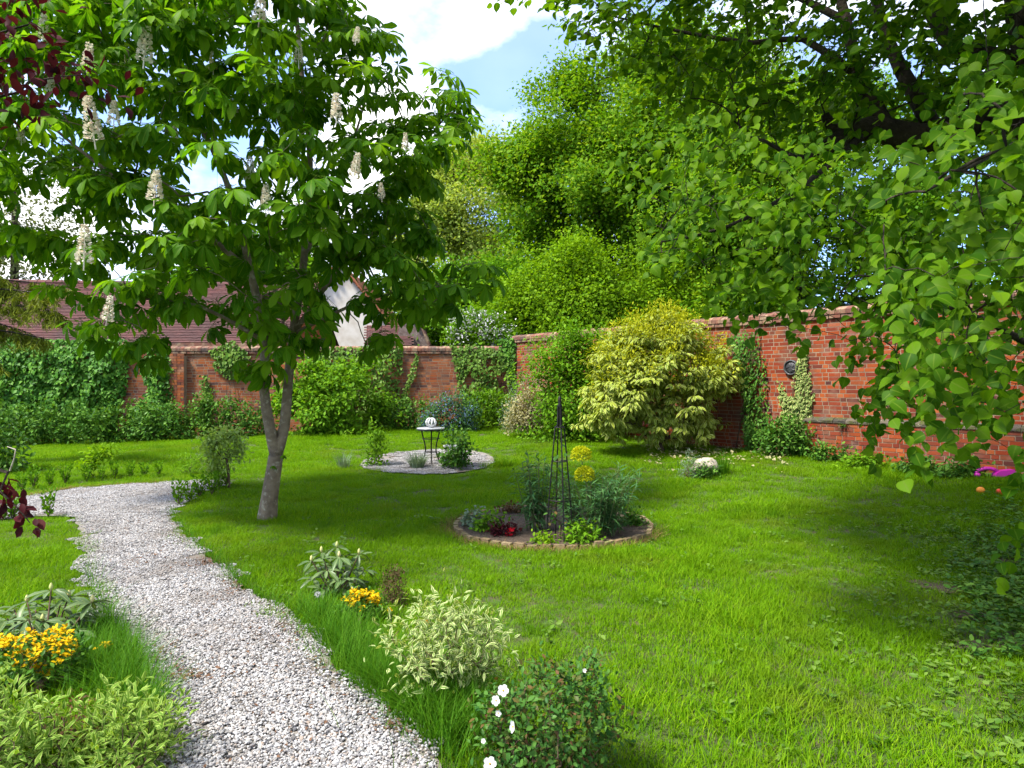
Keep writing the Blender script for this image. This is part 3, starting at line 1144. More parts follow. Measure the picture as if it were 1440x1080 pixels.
# ---- long grass along the edges of the path and round shrubs
LG = []
def edge_long(pxs, n, spread):
    for i in range(len(pxs) - 1):
        a, b = gp(*pxs[i]), gp(*pxs[i + 1])
        t = RNG.random(n)
        LG.append(np.stack([a.x + (b.x - a.x) * t + RNG.normal(0, spread, n), a.y + (b.y - a.y) * t + RNG.normal(0, spread, n)], 1))
edge_long([(465, 900), (500, 950), (560, 1000), (630, 1070)], 900, .09)
edge_long([(430, 860), (470, 890), (520, 930)], 700, .10)
edge_long([(540, 960), (600, 1000), (660, 1040)], 900, .10)
edge_long([(600, 960), (650, 1000), (700, 1060)], 500, .09)
edge_long([(150, 870), (175, 915), (190, 955), (205, 990), (215, 1040)], 800, .07)
edge_long([(110, 930), (150, 960), (180, 1010)], 700, .09)
edge_long([(236, 722), (263, 757), (310, 803), (343, 832), (400, 866)], 240, .035)
edge_long([(133, 800), (147, 845), (170, 890)], 260, .035)
lg = np.vstack(LG)
lg = lg[~inpoly(lg[:, 0], lg[:, 1], PATHD) | (RNG.random(len(lg)) < .07)]
mb = MB()
n = len(lg)
hmul = np.clip(1.25 - lg[:, 1] * .09, .55, 1.0)
blades(mb, np.column_stack([lg, ground(lg[:, 0], lg[:, 1])]), RNG.uniform(.12, .34, n) * hmul, RNG.uniform(.003, .0055, n), RNG.uniform(.2, 1.2, n), RNG.uniform(0, 6.28, n), 4)
o = mb.build('long_grass', M['long_grass'], smooth=True)
o['kind'] = 'stuff'
# ---- dry thatch along the far gravel edge and round the bed
LG = []
edge_long([(40, 700), (62, 695), (100, 689), (150, 685), (235, 680)], 420, .035)
edge_long([(236, 722), (263, 755), (310, 800), (343, 830)], 60, .03)
lg = np.vstack(LG)
a = RNG.uniform(math.pi * .75, math.pi * 1.95, 1500)
rr = BED[2] + .10 + RNG.normal(0, .045, 1500)
lg = np.vstack([lg, np.stack([BED[0] + rr * np.cos(a), BED[1] + rr * np.sin(a)], 1)])
mb = MB()
n = len(lg)
blades(mb, np.column_stack([lg, ground(lg[:, 0], lg[:, 1]) + .003]), RNG.uniform(.03, .09, n), RNG.uniform(.004, .008, n), RNG.uniform(.8, 2.2, n), RNG.uniform(0, 6.28, n), 3)
o = mb.build('dry_grass', M['dry_grass'], smooth=True)
o['kind'] = 'stuff'

# ---- gravel
def ico():
    t = (1 + 5 ** .5) / 2
    V = norm(np.array([(-1, t, 0), (1, t, 0), (-1, -t, 0), (1, -t, 0), (0, -1, t), (0, 1, t), (0, -1, -t), (0, 1, -t), (t, 0, -1), (t, 0, 1), (-t, 0, -1), (-t, 0, 1)], float))
    Fc = np.array([(0, 11, 5), (0, 5, 1), (0, 1, 7), (0, 7, 10), (0, 10, 11), (1, 5, 9), (5, 11, 4), (11, 10, 2), (10, 7, 6), (7, 1, 8), (3, 9, 4), (3, 4, 2), (3, 2, 6), (3, 6, 8), (3, 8, 9), (4, 9, 5), (2, 4, 11), (6, 2, 10), (8, 6, 7), (9, 8, 1)])
    return V, Fc


IV, IF = ico()


def stone_patch(ns, size, seed):
    mbp = MB()
    for i in range(ns):
        V = IV * RNG.uniform(.75, 1.2, (12, 1)) * np.array([RNG.uniform(.8, 1.4), RNG.uniform(.7, 1.1), RNG.uniform(.45, .8)]) * RNG.choice([.0045, .006, .0075, .010], p=[.3, .35, .25, .1])
        V = V @ rz(RNG.uniform(0, 6.28)).T @ rx(RNG.uniform(-.5, .5)).T
        mbp.add(V + np.array([RNG.uniform(-size, size), RNG.uniform(-size, size), RNG.uniform(.001, .012)]), IF, RNG.random())
    return [(np.vstack(mbp.v), np.vstack(mbp.f[3]), np.concatenate(mbp.r[3]))]


svar = [stone_patch(560, .15, i) for i in range(5)]
ys = np.arange(1.6, 12.6, .2)
gpts = []
for y in ys:
    xs = np.arange(-.85 * y - 1.5, 1.2, .2)
    gpts.append(np.stack([xs + RNG.uniform(-.05, .05, len(xs)), y + RNG.uniform(-.05, .05, len(xs))], 1))
q = np.vstack(gpts)
q = q[inpoly(q[:, 0], q[:, 1], PATHD)]
q = q[(polydist(q[:, 0], q[:, 1], PATHD) > .04)]
ang = RNG.uniform(0, 6.28, 170)
rr = (CIRC[2] - .1) * np.sqrt(RNG.random(170))
q = np.vstack([q, np.stack([CIRC[0] + rr * np.cos(ang), CIRC[1] + rr * np.sin(ang)], 1)])
scatter('gravel', svar, np.column_stack([q, ground(q[:, 0], q[:, 1]) + .022]), RNG.uniform(0, 6.28, len(q)), RNG.uniform(.95, 1.25, len(q)), M['gravel'])

# ---- dead leaf litter on the gravel
mb = MB()
for c, n, s0, s1 in ((gp(275, 755), 260, .16, .22), (gp(300, 795), 320, .14, .10), (gp(230, 740), 160, .35, .3), (gp(205, 790), 90, .1, .2), (gp(250, 960), 90, .12, .05), (gp(330, 835), 120, .08, .2), (gp(225, 925), 60, .05, .10), (gp(255, 950), 50, .12, .06), (gp(395, 905), 60, .10, .16), (gp(455, 935), 50, .08, .1), (gp(560, 1030), 60, .06, .06), (gp(180, 700), 60, .8, .25), (gp(330, 900), 90, .4, .9), (gp(420, 1020), 60, .35, .3)):
    p = np.stack([RNG.normal(c.x, s0, n), RNG.normal(c.y, s1, n)], 1)
    p = p[inpoly(p[:, 0], p[:, 1], PATHD)]
    n = len(p)
    mb.inst(T_SMALL[0], np.column_stack([p, np.full(n, .042)]), frames(np.column_stack([RNG.normal(0, 1, (n, 2)), RNG.normal(0, .15, n)]), np.column_stack([RNG.normal(0, .3, (n, 2)), np.ones(n)])) * RNG.uniform(.012, .032, n)[:, None, None], RNG.random(n))
o = mb.build('leaf_litter', M['litter'])
o['kind'] = 'stuff'
for pts, lab in (([(388, 880), (393, 893), (420, 882), (400, 880)], 'thin brown forked twig lying on the gravel near the lawn edge'),):
    mb = MB()
    w = [gp(385, 893), gp(398, 886), gp(412, 889), gp(425, 884)]
    mb.tube([Vector((p.x, p.y, .048)) for p in w], [.004, .004, .003, .0015], 5)
    w = [gp(398, 886), gp(404, 876), gp(408, 864)]
    mb.tube([Vector((p.x, p.y, .05)) for p in w], [.003, .0025, .001], 5)
    tag(mb.build('fallen_twig', M['twig'], origin=w[0]), lab, 'twig')

# ================================================================== brick walls
CELL = .075
BL, BH, JT = .213, .1005, .012


def wall_run(root, A, Dv, Nv, L, ztop, zbase_fn, face, bmat, own=None, thick=.34, offset=None, thicker=None):
    """brick face of one wall: returns nothing; bricks laid in Flemish bond on a mortar core"""
    A = np.array([A[0], A[1], 0.]); Dv = np.array([Dv[0], Dv[1], 0.]); Nv = np.array([Nv[0], Nv[1], 0.])
    ax = np.stack([Dv, Nv, np.array([0, 0, 1.])])
    V8 = np.array([[-1, -1, -1], [1, -1, -1], [1, 1, -1], [-1, 1, -1], [-1, -1, 1], [1, -1, 1], [1, 1, 1], [-1, 1, 1]], float) * .5
    QF = np.array([[2, 3, 7, 6], [4, 5, 6, 7], [0, 3, 2, 1], [1, 2, 6, 5], [0, 4, 7, 3]])
    items = []
    nrow = int((ztop + .6) / CELL)
    for i in range(nrow):
        z = ztop - (i + .5) * CELL
        t = -RNG.uniform(0, .05) + (0 if i % 2 else .06)
        k = i % 2
        while t < L:
            w = BL if k % 2 == 0 else BH
            if RNG.random() < .08:
                w *= RNG.uniform(.8, 1.1)
            items.append((t + w / 2, z, w))
            t += w + JT
            k += 1
    own_n = 0
    mbk = MB()
    loc = np.array(tuple(root.location))
    shared = None
    for t, z, w in items:
        p = A + Dv * t
        g = float(zbase_fn(p[0], p[1]))
        if z < g - .1:
            continue
        off = offset(t, z) if offset else 0.0
        pr = .002 + RNG.uniform(-.001, .0015) + off
        hgt = CELL - JT - RNG.uniform(0, .004)
        c = p + np.array([0, 0, z + RNG.normal(0, .002)]) + Nv * (pr / 2 - .02)
        dim = np.array([w - RNG.uniform(0, .005), pr + .04, hgt])
        axx = rz(RNG.normal(0, .004)) @ ax
        if own is not None and own_n < 300 and own(t, z):
            own_n += 1
            if shared is None:
                b0 = MB(); b0.add(V8, QF)
                shared = b0.mesh('brick', bmat)
            o = bpy.data.objects.new('brick', shared)
            m4 = np.eye(4)
            m4[:3, :3] = axx.T * dim
            m4[:3, 3] = c - loc
            o.parent = root
            o.matrix_local = Matrix(m4.tolist())
            COL.objects.link(o)
        else:
            mbk.add((V8 * dim) @ axx + c, QF, RNG.random())
    mbk.build('brickwork', bmat, root, kind='stuff')
    core = MB()
    pc = A + Dv * (L / 2)
    core.box(pc - Nv * (thick / 2) + np.array([0, 0, ztop / 2 - .3]), (L, thick, ztop + .6), ax)
    if thicker:
        t0, t1, o_ = thicker
        core.box(A + Dv * ((t0 + t1) / 2) + Nv * (o_ / 2 - .01) + np.array([0, 0, ztop / 2 - .302]), (t1 - t0, o_ + .02, ztop + .6), ax)
    core.build('mortar_core', M['mortar'], root)


def coping(root, A, Dv, Nv, L, z, thick=.34, over=.05):
    A = np.array([A[0], A[1], 0.]); Dv = np.array([Dv[0], Dv[1], 0.]); Nv = np.array([Nv[0], Nv[1], 0.])
    ax = np.stack([Dv, Nv, np.array([0, 0, 1.])])
    mbc = MB()
    t = 0.0
    # projecting course, then bricks on edge with a rounded back
    while t < L:
        w = BL
        c = A + Dv * (t + w / 2) + np.array([0, 0, z + .0375]) - Nv * (thick / 2)
        mbc.box(c + RNG.normal(0, .002, 3), (w - .008, thick + over * 2, .068), ax, RNG.random())
        t += w + .008
    t = 0.0
    prof = [(-.5, 0), (-.5, .5), (-.36, .80), (-.12, .97), (.12, .97), (.36, .80), (.5, .5), (.5, 0)]
    while t < L:
        w = .10
        hh = .15 * RNG.uniform(.94, 1.06)
        tw = thick + over * 2 + .03 + RNG.uniform(-.012, .012)
        V = []
        for s in (0, 1):
            for (a, b) in prof:
                V.append(A + Dv * (t + s * (w - .006)) + Nv * (a * tw - thick / 2) + np.array([0, 0, z + .077 + b * hh]))
        n = len(prof)
        Fc = [[i, i + 1, n + i + 1, n + i] for i in range(n - 1)]
        mbc.add(V, Fc, RNG.random())
        mbc.add(V, [[i for i in range(n)], [n + i for i in range(n)][::-1]], RNG.random())
        t += w
    mbc.build('coping', M['coping'], root, kind='stuff')


BZ = 2.52
RZ = 2.83
back = thing('brick_wall', 'orange red brick garden wall straight across the back of the lawn with ivy on it', 'wall', (-6, 19.6, .2))
LW = 24.0
wall_run(back, (.1 - LW, 19.6), (1, 0), (0, -1), LW, BZ, ground, None, M['brick_old'], offset=lambda t, z: .06 if 0 < t < LW - 9.6 else 0, thicker=(0, LW - 9.5, .06))
coping(back, (.1 - LW, 19.6), (1, 0), (0, -1), LW - .25, BZ)
# flat pier that ends the thicker left stretch of wall
pier = MB()
xp = (250 - 720) / F * 19.5
pier.box((xp, 19.545, 1.1), (.42, .17, 2.7))
pier.build('pier', M['mortar'], back)
mbp = MB()
for i in range(34):
    z = BZ - (i + .5) * CELL
    ws = [.215, .1025, .085] if i % 2 else [.1025, .1025, .2]
    x = xp - .21
    for w in ws:
        mbp.box((x + w / 2, 19.455, z), (w - .008, .03, .064), r=RNG.random())
        x += w + .006
mbp.build('pier_brickwork', M['brick_old'], back, kind='stuff')

right = thing('brick_wall', 'tall red brick garden wall running along the right side to the corner, with a mossy ledge', 'wall', (5.0, 13.35, .3))


def wt_of(x):
    u = (x - 720) / F
    return (u * WA[1] - WA[0]) / (WD[0] - WD[1] * u)


def wallpt(x, y, out=0.0):
    t = wt_of(x)
    p = WA + WD * t + WN * out
    return Vector((p[0], p[1], EYE + (540 - y) / F * (WA[1] + WD[1] * t)))


T0 = wt_of(1133)
LEDGE = .98


def own_brick(t, z):
    p = WA + WD * t
    x = 720 + F * p[0] / p[1]
    y = 540 - F * (z - EYE) / p[1]
    if not (1040 < x < 1425 and 462 < y < 650):
        return False
    if x < 1085 and y > 560:
        return False
    return RNG.random() < (.62 if x < 1210 else .38)


wall_run(right, tuple(WA), tuple(WD), tuple(WN), 17.5, RZ, ground, None, M['brick'], own=own_brick, offset=lambda t, z: .085 if (z < LEDGE - .02 and t > T0) else 0)
coping(right, tuple(WA - WD * .1), tuple(WD), tuple(WN), 17.6, RZ)
# plinth under the ledge
pl = MB()
axr = np.array([[WD[0], WD[1], 0], [WN[0], WN[1], 0], [0, 0, 1.]])
Lp = 17.5 - T0
cp = WA + WD * (T0 + Lp / 2) + WN * .04
pl.box((cp[0], cp[1], .4), (Lp, .08, 1.15), axr)
pl.build('plinth', M['mortar'], right)
lm = MB()
t = T0
while t < 17.4:
    w = RNG.uniform(.16, .24)
    V = []
    for s in (0, w - .006):
        for o_, z_ in ((.0, LEDGE + .07), (.05, LEDGE + .055 + RNG.uniform(-.01, .01)), (.105 + RNG.uniform(-.01, .012), LEDGE + .015), (.105, LEDGE - .03), (.0, LEDGE - .03)):
            p = WA + WD * (t + s) + WN * o_
            V.append((p[0], p[1], z_))
    lm.add(V, [[i, i + 1, i + 6, i + 5] for i in range(4)], RNG.random())
    lm.add(V, [[0, 1, 2, 3, 4], [9, 8, 7, 6, 5]], RNG.random())
    t += w
lm.build('ledge', M['moss_ledge'], right, kind='stuff')
# corner step block where the higher wall begins
cb = MB()
cb.box((.02, 19.78, RZ - .1), (.62, .42, .34), None, .3)
cb.build('corner_block', M['coping'], right)

# round plaque on the right-hand wall
pq = wallpt(1114, 517, .02)
pk = thing('wall_plaque', 'round dark metal plaque fixed to the red brick wall above the variegated ivy', 'plaque', pq)
d = MB(); d.lathe([(0.0, .03), (.05, .035), (.115, .026), (.12, .0)], seg=28)
rim = MB(); rim.lathe([(.115, 0), (.118, .045), (.132, .05), (.145, .04), (.15, 0)], seg=28)
rel = MB()
for k in range(5):
    a = k * 1.2566 + .3
    rel.tube([(.03 * math.cos(a), .03 * math.sin(a), .036), (.075 * math.cos(a + .3), .075 * math.sin(a + .3), .036), (.1 * math.cos(a + .6), .1 * math.sin(a + .6), .03)], [.008, .01, .004], 5)
qrot = Vector((WN[0], WN[1], 0)).to_track_quat('Z', 'Y')
pk.rotation_euler = qrot.to_euler()
for nm, b in (('disc', d), ('rim', rim), ('relief', rel)):
    o = b.build(nm, M['plaque'], None, True)
    o.parent = pk

# ================================================================== buildings
def roof_tiles(mb, A, B, up, n_rows, gauge, tw, lift=.012):
    """A,B eaves ends; up: slope vector (unit); courses of plain tiles, each a thin slab lapped over the one below"""
    A = np.array(tuple(A)); B = np.array(tuple(B)); up = norm(np.array(tuple(up)))
    L = np.linalg.norm(B - A)
    e = (B - A) / L
    nrm = norm(np.cross(e, up))
    if nrm[2] < 0:
        nrm = -nrm
    for i in range(n_rows):
        t = -(tw / 2) * (i % 2)
        while t < L:
            w = tw - .004
            s = A + e * t + up * (i * gauge)
            j = RNG.normal(0, .0018)
            a0 = s + nrm * (.03 + j)
            a1 = s + e * w + nrm * (.03 + j + RNG.normal(0, .0015))
            b1 = a1 + up * (gauge * 1.2) - nrm * .026
            b0 = a0 + up * (gauge * 1.2) - nrm * .026
            d0, d1 = a0 - nrm * lift * 1.6, a1 - nrm * lift * 1.6
            mb.add([a0, a1, b1, b0, d0, d1], [[0, 1, 2, 3], [4, 5, 1, 0]], RNG.random())
            t += tw


eL, eR = px(-160, 482, 21.2), px(402, 482, 21.2)
rL, rR = px(-160, 398, 24.6), px(402, 404, 24.6)
rL.x, rR.x = eL.x, eR.x
house = thing('outbuilding', 'long low outbuilding with a brown clay tiled roof behind the left garden wall', 'building', (eL.x * .5 + eR.x * .5, 23, .2))
upv = (rL - eL)
nrw = int(upv.length / .1)
tb = MB()
roof_tiles(tb, eL, eR, upv, nrw, .1, .165, .016)
rf = tb.build('roof_tiles', M['tile'], house, kind='stuff')
dk = MB()
b1, b2 = Vector((eL.x, 28.2, eL.z)), Vector((eR.x, 28.2, eR.z))
dk.add([eL, eR, rR, rL, b2, b1], [[0, 1, 2, 3], [3, 2, 4, 5]], .5)
dk.build('roof_deck', M['tile'], house)
rg = MB()
x = rL.x
while x < rR.x:
    zz = rL.z + (rR.z - rL.z) * (x - rL.x) / (rR.x - rL.x)
    rg.tube([(x, 24.6, zz + .03 + RNG.normal(0, .008)), (x + .28, 24.6, zz + .03 + RNG.normal(0, .008))], .12, 8, RNG.random())
    x += .3
rg.build('ridge_tiles', M['tile'], house, kind='stuff')
hw = MB()
hw.box(((eL.x + eR.x) / 2, 24.7, 1.4), (eR.x - eL.x - .5, 6.4, 3.0))
hw.add([(eR.x - d_, y_, z_) for d_ in (.27, .35) for y_, z_ in ((21.5, 2.7), (21.5, eR.z - .05), (24.6, rR.z - .15), (27.8, eR.z - .05), (27.8, 2.7))], [[0, 1, 2, 3, 4], [9, 8, 7, 6, 5]])
hw.build('wall', M['brick_old'], house)
ft = MB()
ft.box(((eL.x + eR.x) / 2, eL.y - .03, eL.z - .06), (eR.x - eL.x, .05, .12))
ft.build('fascia', M['coping'], house)

# white rendered cottage, gable towards us
cy_ = 31.0
c1, c2 = px(425, 480, cy_), px(542, 480, cy_)
apex = px(478, 372, cy_)
cot = thing('cottage', 'white rendered cottage with red tiled verge behind the wall, seen through the chestnut leaves', 'building', (apex.x, cy_ + 3, .3))
w_ = MB()
evR = px(542, 452, cy_); evL = px(420, 440, cy_)
V = [(c1.x - .2, cy_, 0), (c2.x, cy_, 0), (evR.x, cy_, evR.z), (apex.x, cy_, apex.z), (c1.x - .2, cy_, evL.z)]
V2 = [(a, b + 7, c) for a, b, c in V]
w_.add(V + V2, [[0, 1, 2, 3, 4], [9, 8, 7, 6, 5]])
w_.add(V + V2, [[1, 6, 7, 2], [0, 4, 9, 5]])
w_.build('wall', M['render'], cot)
r_ = MB()
roof_tiles(r_, (evR.x + .15, cy_ + 7, evR.z - .1), (evR.x + .15, cy_ - .2, evR.z - .1), Vector((apex.x - evR.x - .15, 0, apex.z - evR.z + .1)), int((apex - evR).length / .16), .17, .3, .03)
roof_tiles(r_, (c1.x - .4, cy_ - .2, evL.z - .1), (c1.x - .4, cy_ + 7, evL.z - .1), Vector((apex.x - c1.x + .4, 0, apex.z - evL.z + .1)), int((Vector((apex.x - c1.x, 0, apex.z - evL.z))).length / .16), .17, .3, .03)
r_.build('roof', M['tile_red'], cot, kind='stuff')
dk = MB()
dk.add([(evR.x + .1, cy_ - .15, evR.z - .1), (evR.x + .1, cy_ + 7, evR.z - .1), (apex.x, cy_ + 7, apex.z + .0), (apex.x, cy_ - .15, apex.z + .0), (c1.x - .35, cy_ + 7, evL.z - .1), (c1.x - .35, cy_ - .15, evL.z - .1)], [[0, 1, 2, 3], [3, 2, 4, 5]])
dk.build('roof_deck', M['tile_red'], cot)
vg = MB()
vg.tube([(evR.x + .18, cy_ - .18, evR.z - .06), (apex.x, cy_ - .18, apex.z + .08)], .07, 6)
vg.tube([(c1.x - .4, cy_ - .18, evL.z - .06), (apex.x, cy_ - .18, apex.z + .08)], .07, 6)
vg.build('verge', M['tile_red'], cot)
# small tiled lean-to with a grey gable beside it
lt = thing('lean_to', 'small tiled lean-to with a pale grey sloping gable just above the back wall', 'building', (px(570, 480, 25).x, 26, .3))
gb = MB()
a, b, c, d_ = px(556, 487, 24.8), px(603, 487, 24.8), px(590, 455, 24.8), px(566, 440, 24.8)
fr = [Vector((a.x, 24.8, 0)), Vector((b.x, 24.8, 0)), b, c, d_, Vector((a.x, 24.8, a.z))]
gb.add(fr + [v + Vector((0, 2.5, 0)) for v in fr], [[0, 1, 2, 3, 4, 5], [11, 10, 9, 8, 7, 6]])
gb.add(fr + [v + Vector((0, 2.5, 0)) for v in fr], [[1, 7, 8, 2], [2, 8, 9, 3], [3, 9, 10, 4], [4, 10, 11, 5]])
gb.build('gable', solid('grey_gable', [(.15, .115, .10)], .9, nscale=5, ncol=(.09, .06, .05), n2=(14, (.22, .19, .16), .55, .7)), lt)
tt = MB()
e1, e2 = px(515, 486, 24.2), px(577, 486, 24.2)
roof_tiles(tt, e1, e2, px(527, 458, 25.6) - px(527, 486, 24.2), 15, .11, .18)
tt.build('roof_tiles', M['tile'], lt, kind='stuff')
db = MB()
db.box(((e1.x + e2.x) / 2, 24.9, 1.4), (e2.x - e1.x - .1, 1.2, 2.9))
db.build('wall', M['brick_old'], lt)
cap = MB()
cap.tube([px(566, 439, 24.75), px(592, 455, 24.75), px(604, 486, 24.75)], .07, 6)
cap.build('coping', M['coping'], lt)


# ================================================================== horse chestnut in the lawn
cb_ = gp(375, 731)
CY = cb_.y
cpoly = [(-60, -260), (-110, 120), (-90, 335), (-20, 345), (50, 350), (85, 400), (108, 465), (150, 498), (215, 505), (245, 462), (290, 470), (325, 545), (352, 520), (400, 520), (430, 478),
         (470, 480), (520, 500), (560, 478), (585, 435), (630, 425), (690, 405), (690, 372), (625, 345), (598, 300), (606, 240), (640, 195), (672, 170), (655, 110), (625, 98), (596, 122), (578, 158),
         (556, 122), (548, 60), (505, 22), (470, -40), (430, -260)]
chole = [[(18, 250), (60, 238), (112, 262), (108, 305), (60, 322), (20, 300)]]
limbs = [
    ([cb_ - Vector((0, 0, .05)), px(379, 700, CY), px(386, 655, CY), px(388, 640, CY)], [.128, .100, .090, .085], None),
    ([px(388, 640, CY), px(379, 600, CY - .05), px(371, 545, CY - .1), px(372, 480, CY - .15), px(352, 380, CY - .25), px(320, 260, CY - .3), px(262, 120, CY - .3), px(225, -60, CY - .2)], [.074, .064, .058, .052, .044, .034, .025, .014], 1),
    ([px(388, 640, CY), px(400, 600, CY + .05), px(405, 540, CY + .1), px(412, 470, CY + .2), px(428, 360, CY + .35), px(436, 230, CY + .4), px(425, 110, CY + .3), px(412, -40, CY + .2), px(405, -180, CY)], [.076, .064, .058, .053, .046, .038, .03, .024, .013], 1),
    ([px(352, 380, CY - .25), px(250, 300, CY - .7), px(150, 240, CY - 1.0), px(40, 150, CY - 1.1)], [.036, .028, .02, .01], 1),
    ([px(412, 470, CY + .2), px(480, 370, CY + .3), px(560, 250, CY + .3), px(630, 160, CY + .3)], [.036, .027, .018, .008], 1),
    ([px(428, 360, CY + .35), px(480, 250, CY + 1.0), px(520, 120, CY + 1.3)], [.034, .022, .01], 1),
    ([px(372, 480, CY - .15), px(280, 430, CY - .6), px(200, 420, CY - .9)], [.028, .018, .008], 1),
    ([px(412, 470, CY + .2), px(520, 420, CY + .1), px(640, 400, CY + .1)], [.028, .017, .007], 1),
]
chest, CC = plant('chestnut_tree', 'horse chestnut in flower, forked trunk standing in the lawn beside the gravel path', 'tree', cpoly, CY, 2.1, 980, 6, T_CHEST, (.15, .26), 'chestnut',
                  mode='whorl', rad=.16, droop=.28, base=cb_, bark='bark', limbs=limbs, rt=.0055, expo=.42, nparts=300, hole=chole, edgepx=150, clumps=.3, updir=.9, bow=.06, center=px(390, 330, CY), bias=.8,
                  keep=lambda C: RNG.random(len(C)) > .45 * sst(330, 440, 540 - F * (C[:, 2] - EYE) / C[:, 1]))
# a few low leaves sprouting from the trunk
for (x, y) in ((398, 640), (384, 655)):
    p = px(x, y, CY - .12)
    place(chest, T_CHEST[:2], [tuple(p)] * 3, np.array([[.8, -.4, -.2], [-.5, -.7, -.3], [.2, -.8, .1]]), np.array([[0, 0, 1.]] * 3), [.07, .06, .05], M['chestnut'], 0, rest='shoot')


def candle(h=.3):
    mb = MB()
    P, D, S = [], [], []
    for i in range(230):
        t = RNG.random() ** .8
        a = RNG.uniform(0, 6.28)
        r = .042 * (1 - t) ** .6 + .008
        P.append((r * math.cos(a), r * math.sin(a), t * h))
        D.append((math.cos(a), math.sin(a), .3))
        S.append(RNG.uniform(.035, .055) * (1 - .4 * t))
    mb.inst(T_PETAL[0], np.array(P), frames(np.array(D), np.array([[0, 0, 1.]] * 230) + RNG.normal(0, .5, (230, 3))) * np.array(S)[:, None, None], RNG.random(230))
    mb.tube([(0, 0, -.06), (0, 0, h * .5), (0, 0, h)], [.008, .006, .002], 5)
    return mb.mesh('blossom_candle', M['cream_petal'])


CM = [candle(.34), candle(.38), candle(.31)]
for i, (x, y, h) in enumerate([(202, 88, 1.1), (133, 200, 1.25), (160, 175, .8), (122, 100, .9), (364, 32, .9), (473, 168, .85), (498, 250, .8), (352, 256, .75), (217, 282, 1.05), (374, 298, .85), (118, 372, 1.1), (537, 280, .6), (150, 452, .8), (60, 60, .8), (355, 330, .6), (455, 335, .6), (300, 100, .7), (245, 200, .6), (70, 130, .7), (420, 90, .7), (30, 200, .6), (280, 30, .7), (330, 160, .55), (500, 60, .6), (570, 210, .55)]):
    o = bpy.data.objects.new('blossom_candle', CM[i % 3])
    o.parent = chest
    d = CY - (2.0 if h > .75 else 1.5)
    o.location = px(x, y, d) - cb_
    o.rotation_euler = (RNG.normal(0, .06), RNG.normal(0, .07), RNG.uniform(0, 6))
    o.scale = (h * .78, h * .78, h * .85)
    COL.objects.link(o)

# ================================================================== big lime tree overhanging from the right
lb = Vector((5.6, 5.2, gz(5.6, 5.2)))
ll = [
    ([lb, Vector((5.5, 5.2, 1.2)), Vector((5.3, 5.25, 2.6)), Vector((4.9, 5.35, 3.6)), px(1480, 90, 5.5), px(1440, -80, 5.6), px(1400, -330, 5.8)], [.42, .36, .33, .27, .22, .17, .10], None),
    ([Vector((4.9, 5.35, 3.6)), px(1400, 165, 5.5), px(1320, 195, 5.5), px(1265, 190, 5.5), px(1225, 180, 5.5), px(1190, 192, 5.45), px(1155, 212, 5.4)], [.20, .16, .13, .115, .095, .085, .06], 1),
    ([px(1235, 184, 5.5), px(1228, 145, 5.55), px(1208, 108, 5.6), px(1190, 30, 5.8), px(1150, -120, 6.2)], [.085, .065, .055, .045, .02], 1),
    ([px(1180, 195, 5.45), px(1168, 175, 5.5), px(1160, 160, 5.5)], [.05, .045, .03], 1),
    ([px(1320, 195, 5.5), px(1285, 130, 5.7), px(1250, 60, 6.0), px(1215, -60, 6.4)], [.075, .065, .05, .03], 1),
    ([px(1480, 90, 5.5), px(1350, 70, 6.0), px(1300, 0, 6.4), px(1200, -150, 7)], [.09, .075, .06, .03], 1),
    ([px(1155, 212, 5.4), px(1120, 222, 5.2), px(1075, 198, 5.1), px(1040, 190, 5.0)], [.024, .018, .012, .006], 1),
    ([px(1208, 108, 5.6), px(1130, 55, 6.0), px(1060, 60, 6.3), px(960, 45, 6.6), px(850, 20, 6.8)], [.035, .028, .022, .016, .006], 1),
    ([px(1190, 30, 5.8), px(1080, -20, 6.4), px(900, -60, 6.8), px(740, -20, 7)], [.035, .026, .018, .008], 1),
    ([Vector((5.3, 5.25, 2.6)), px(1490, 480, 4.6), px(1390, 452, 4.2), px(1320, 425, 4.0), px(1270, 395, 3.9), px(1215, 388, 3.9)], [.05, .03, .018, .014, .010, .005], 1),
    ([Vector((4.9, 5.35, 3.6)), px(1500, 220, 4.2), px(1440, 200, 3.3), px(1370, 230, 2.9), px(1300, 270, 2.8)], [.05, .03, .02, .012, .006], 1),
    ([px(1225, 180, 5.5), px(1130, 260, 4.9), px(1020, 320, 4.4), px(930, 340, 4.2)], [.03, .018, .011, .005], 1),
]
lime, LC = plant('lime_tree', 'large lime tree overhanging the lawn from the right, dark bough and hanging heart shaped leaves', 'tree',
                 [(780, -330), (752, -60), (790, 22), (820, 70), (905, 105), (960, 165), (1010, 205), (1120, 215), (1250, 215), (1420, 215), (1620, 210), (1700, -330)], 6.0, 1.7, 1750, 10, T_LIME, (.055, .085), 'lime',
                 mode='spray', rad=.26, droop=.18, base=lb, bark='bark_dark', limbs=ll, rt=.003, expo=.42, nparts=0, edgepx=120, clumps=.2, center=px(1350, 60, 6.3), bow=.05,
                 hole=[[(1105, 70), (1150, 75), (1150, 125), (1105, 135)], [(1235, 100), (1262, 95), (1265, 135), (1238, 140)]])
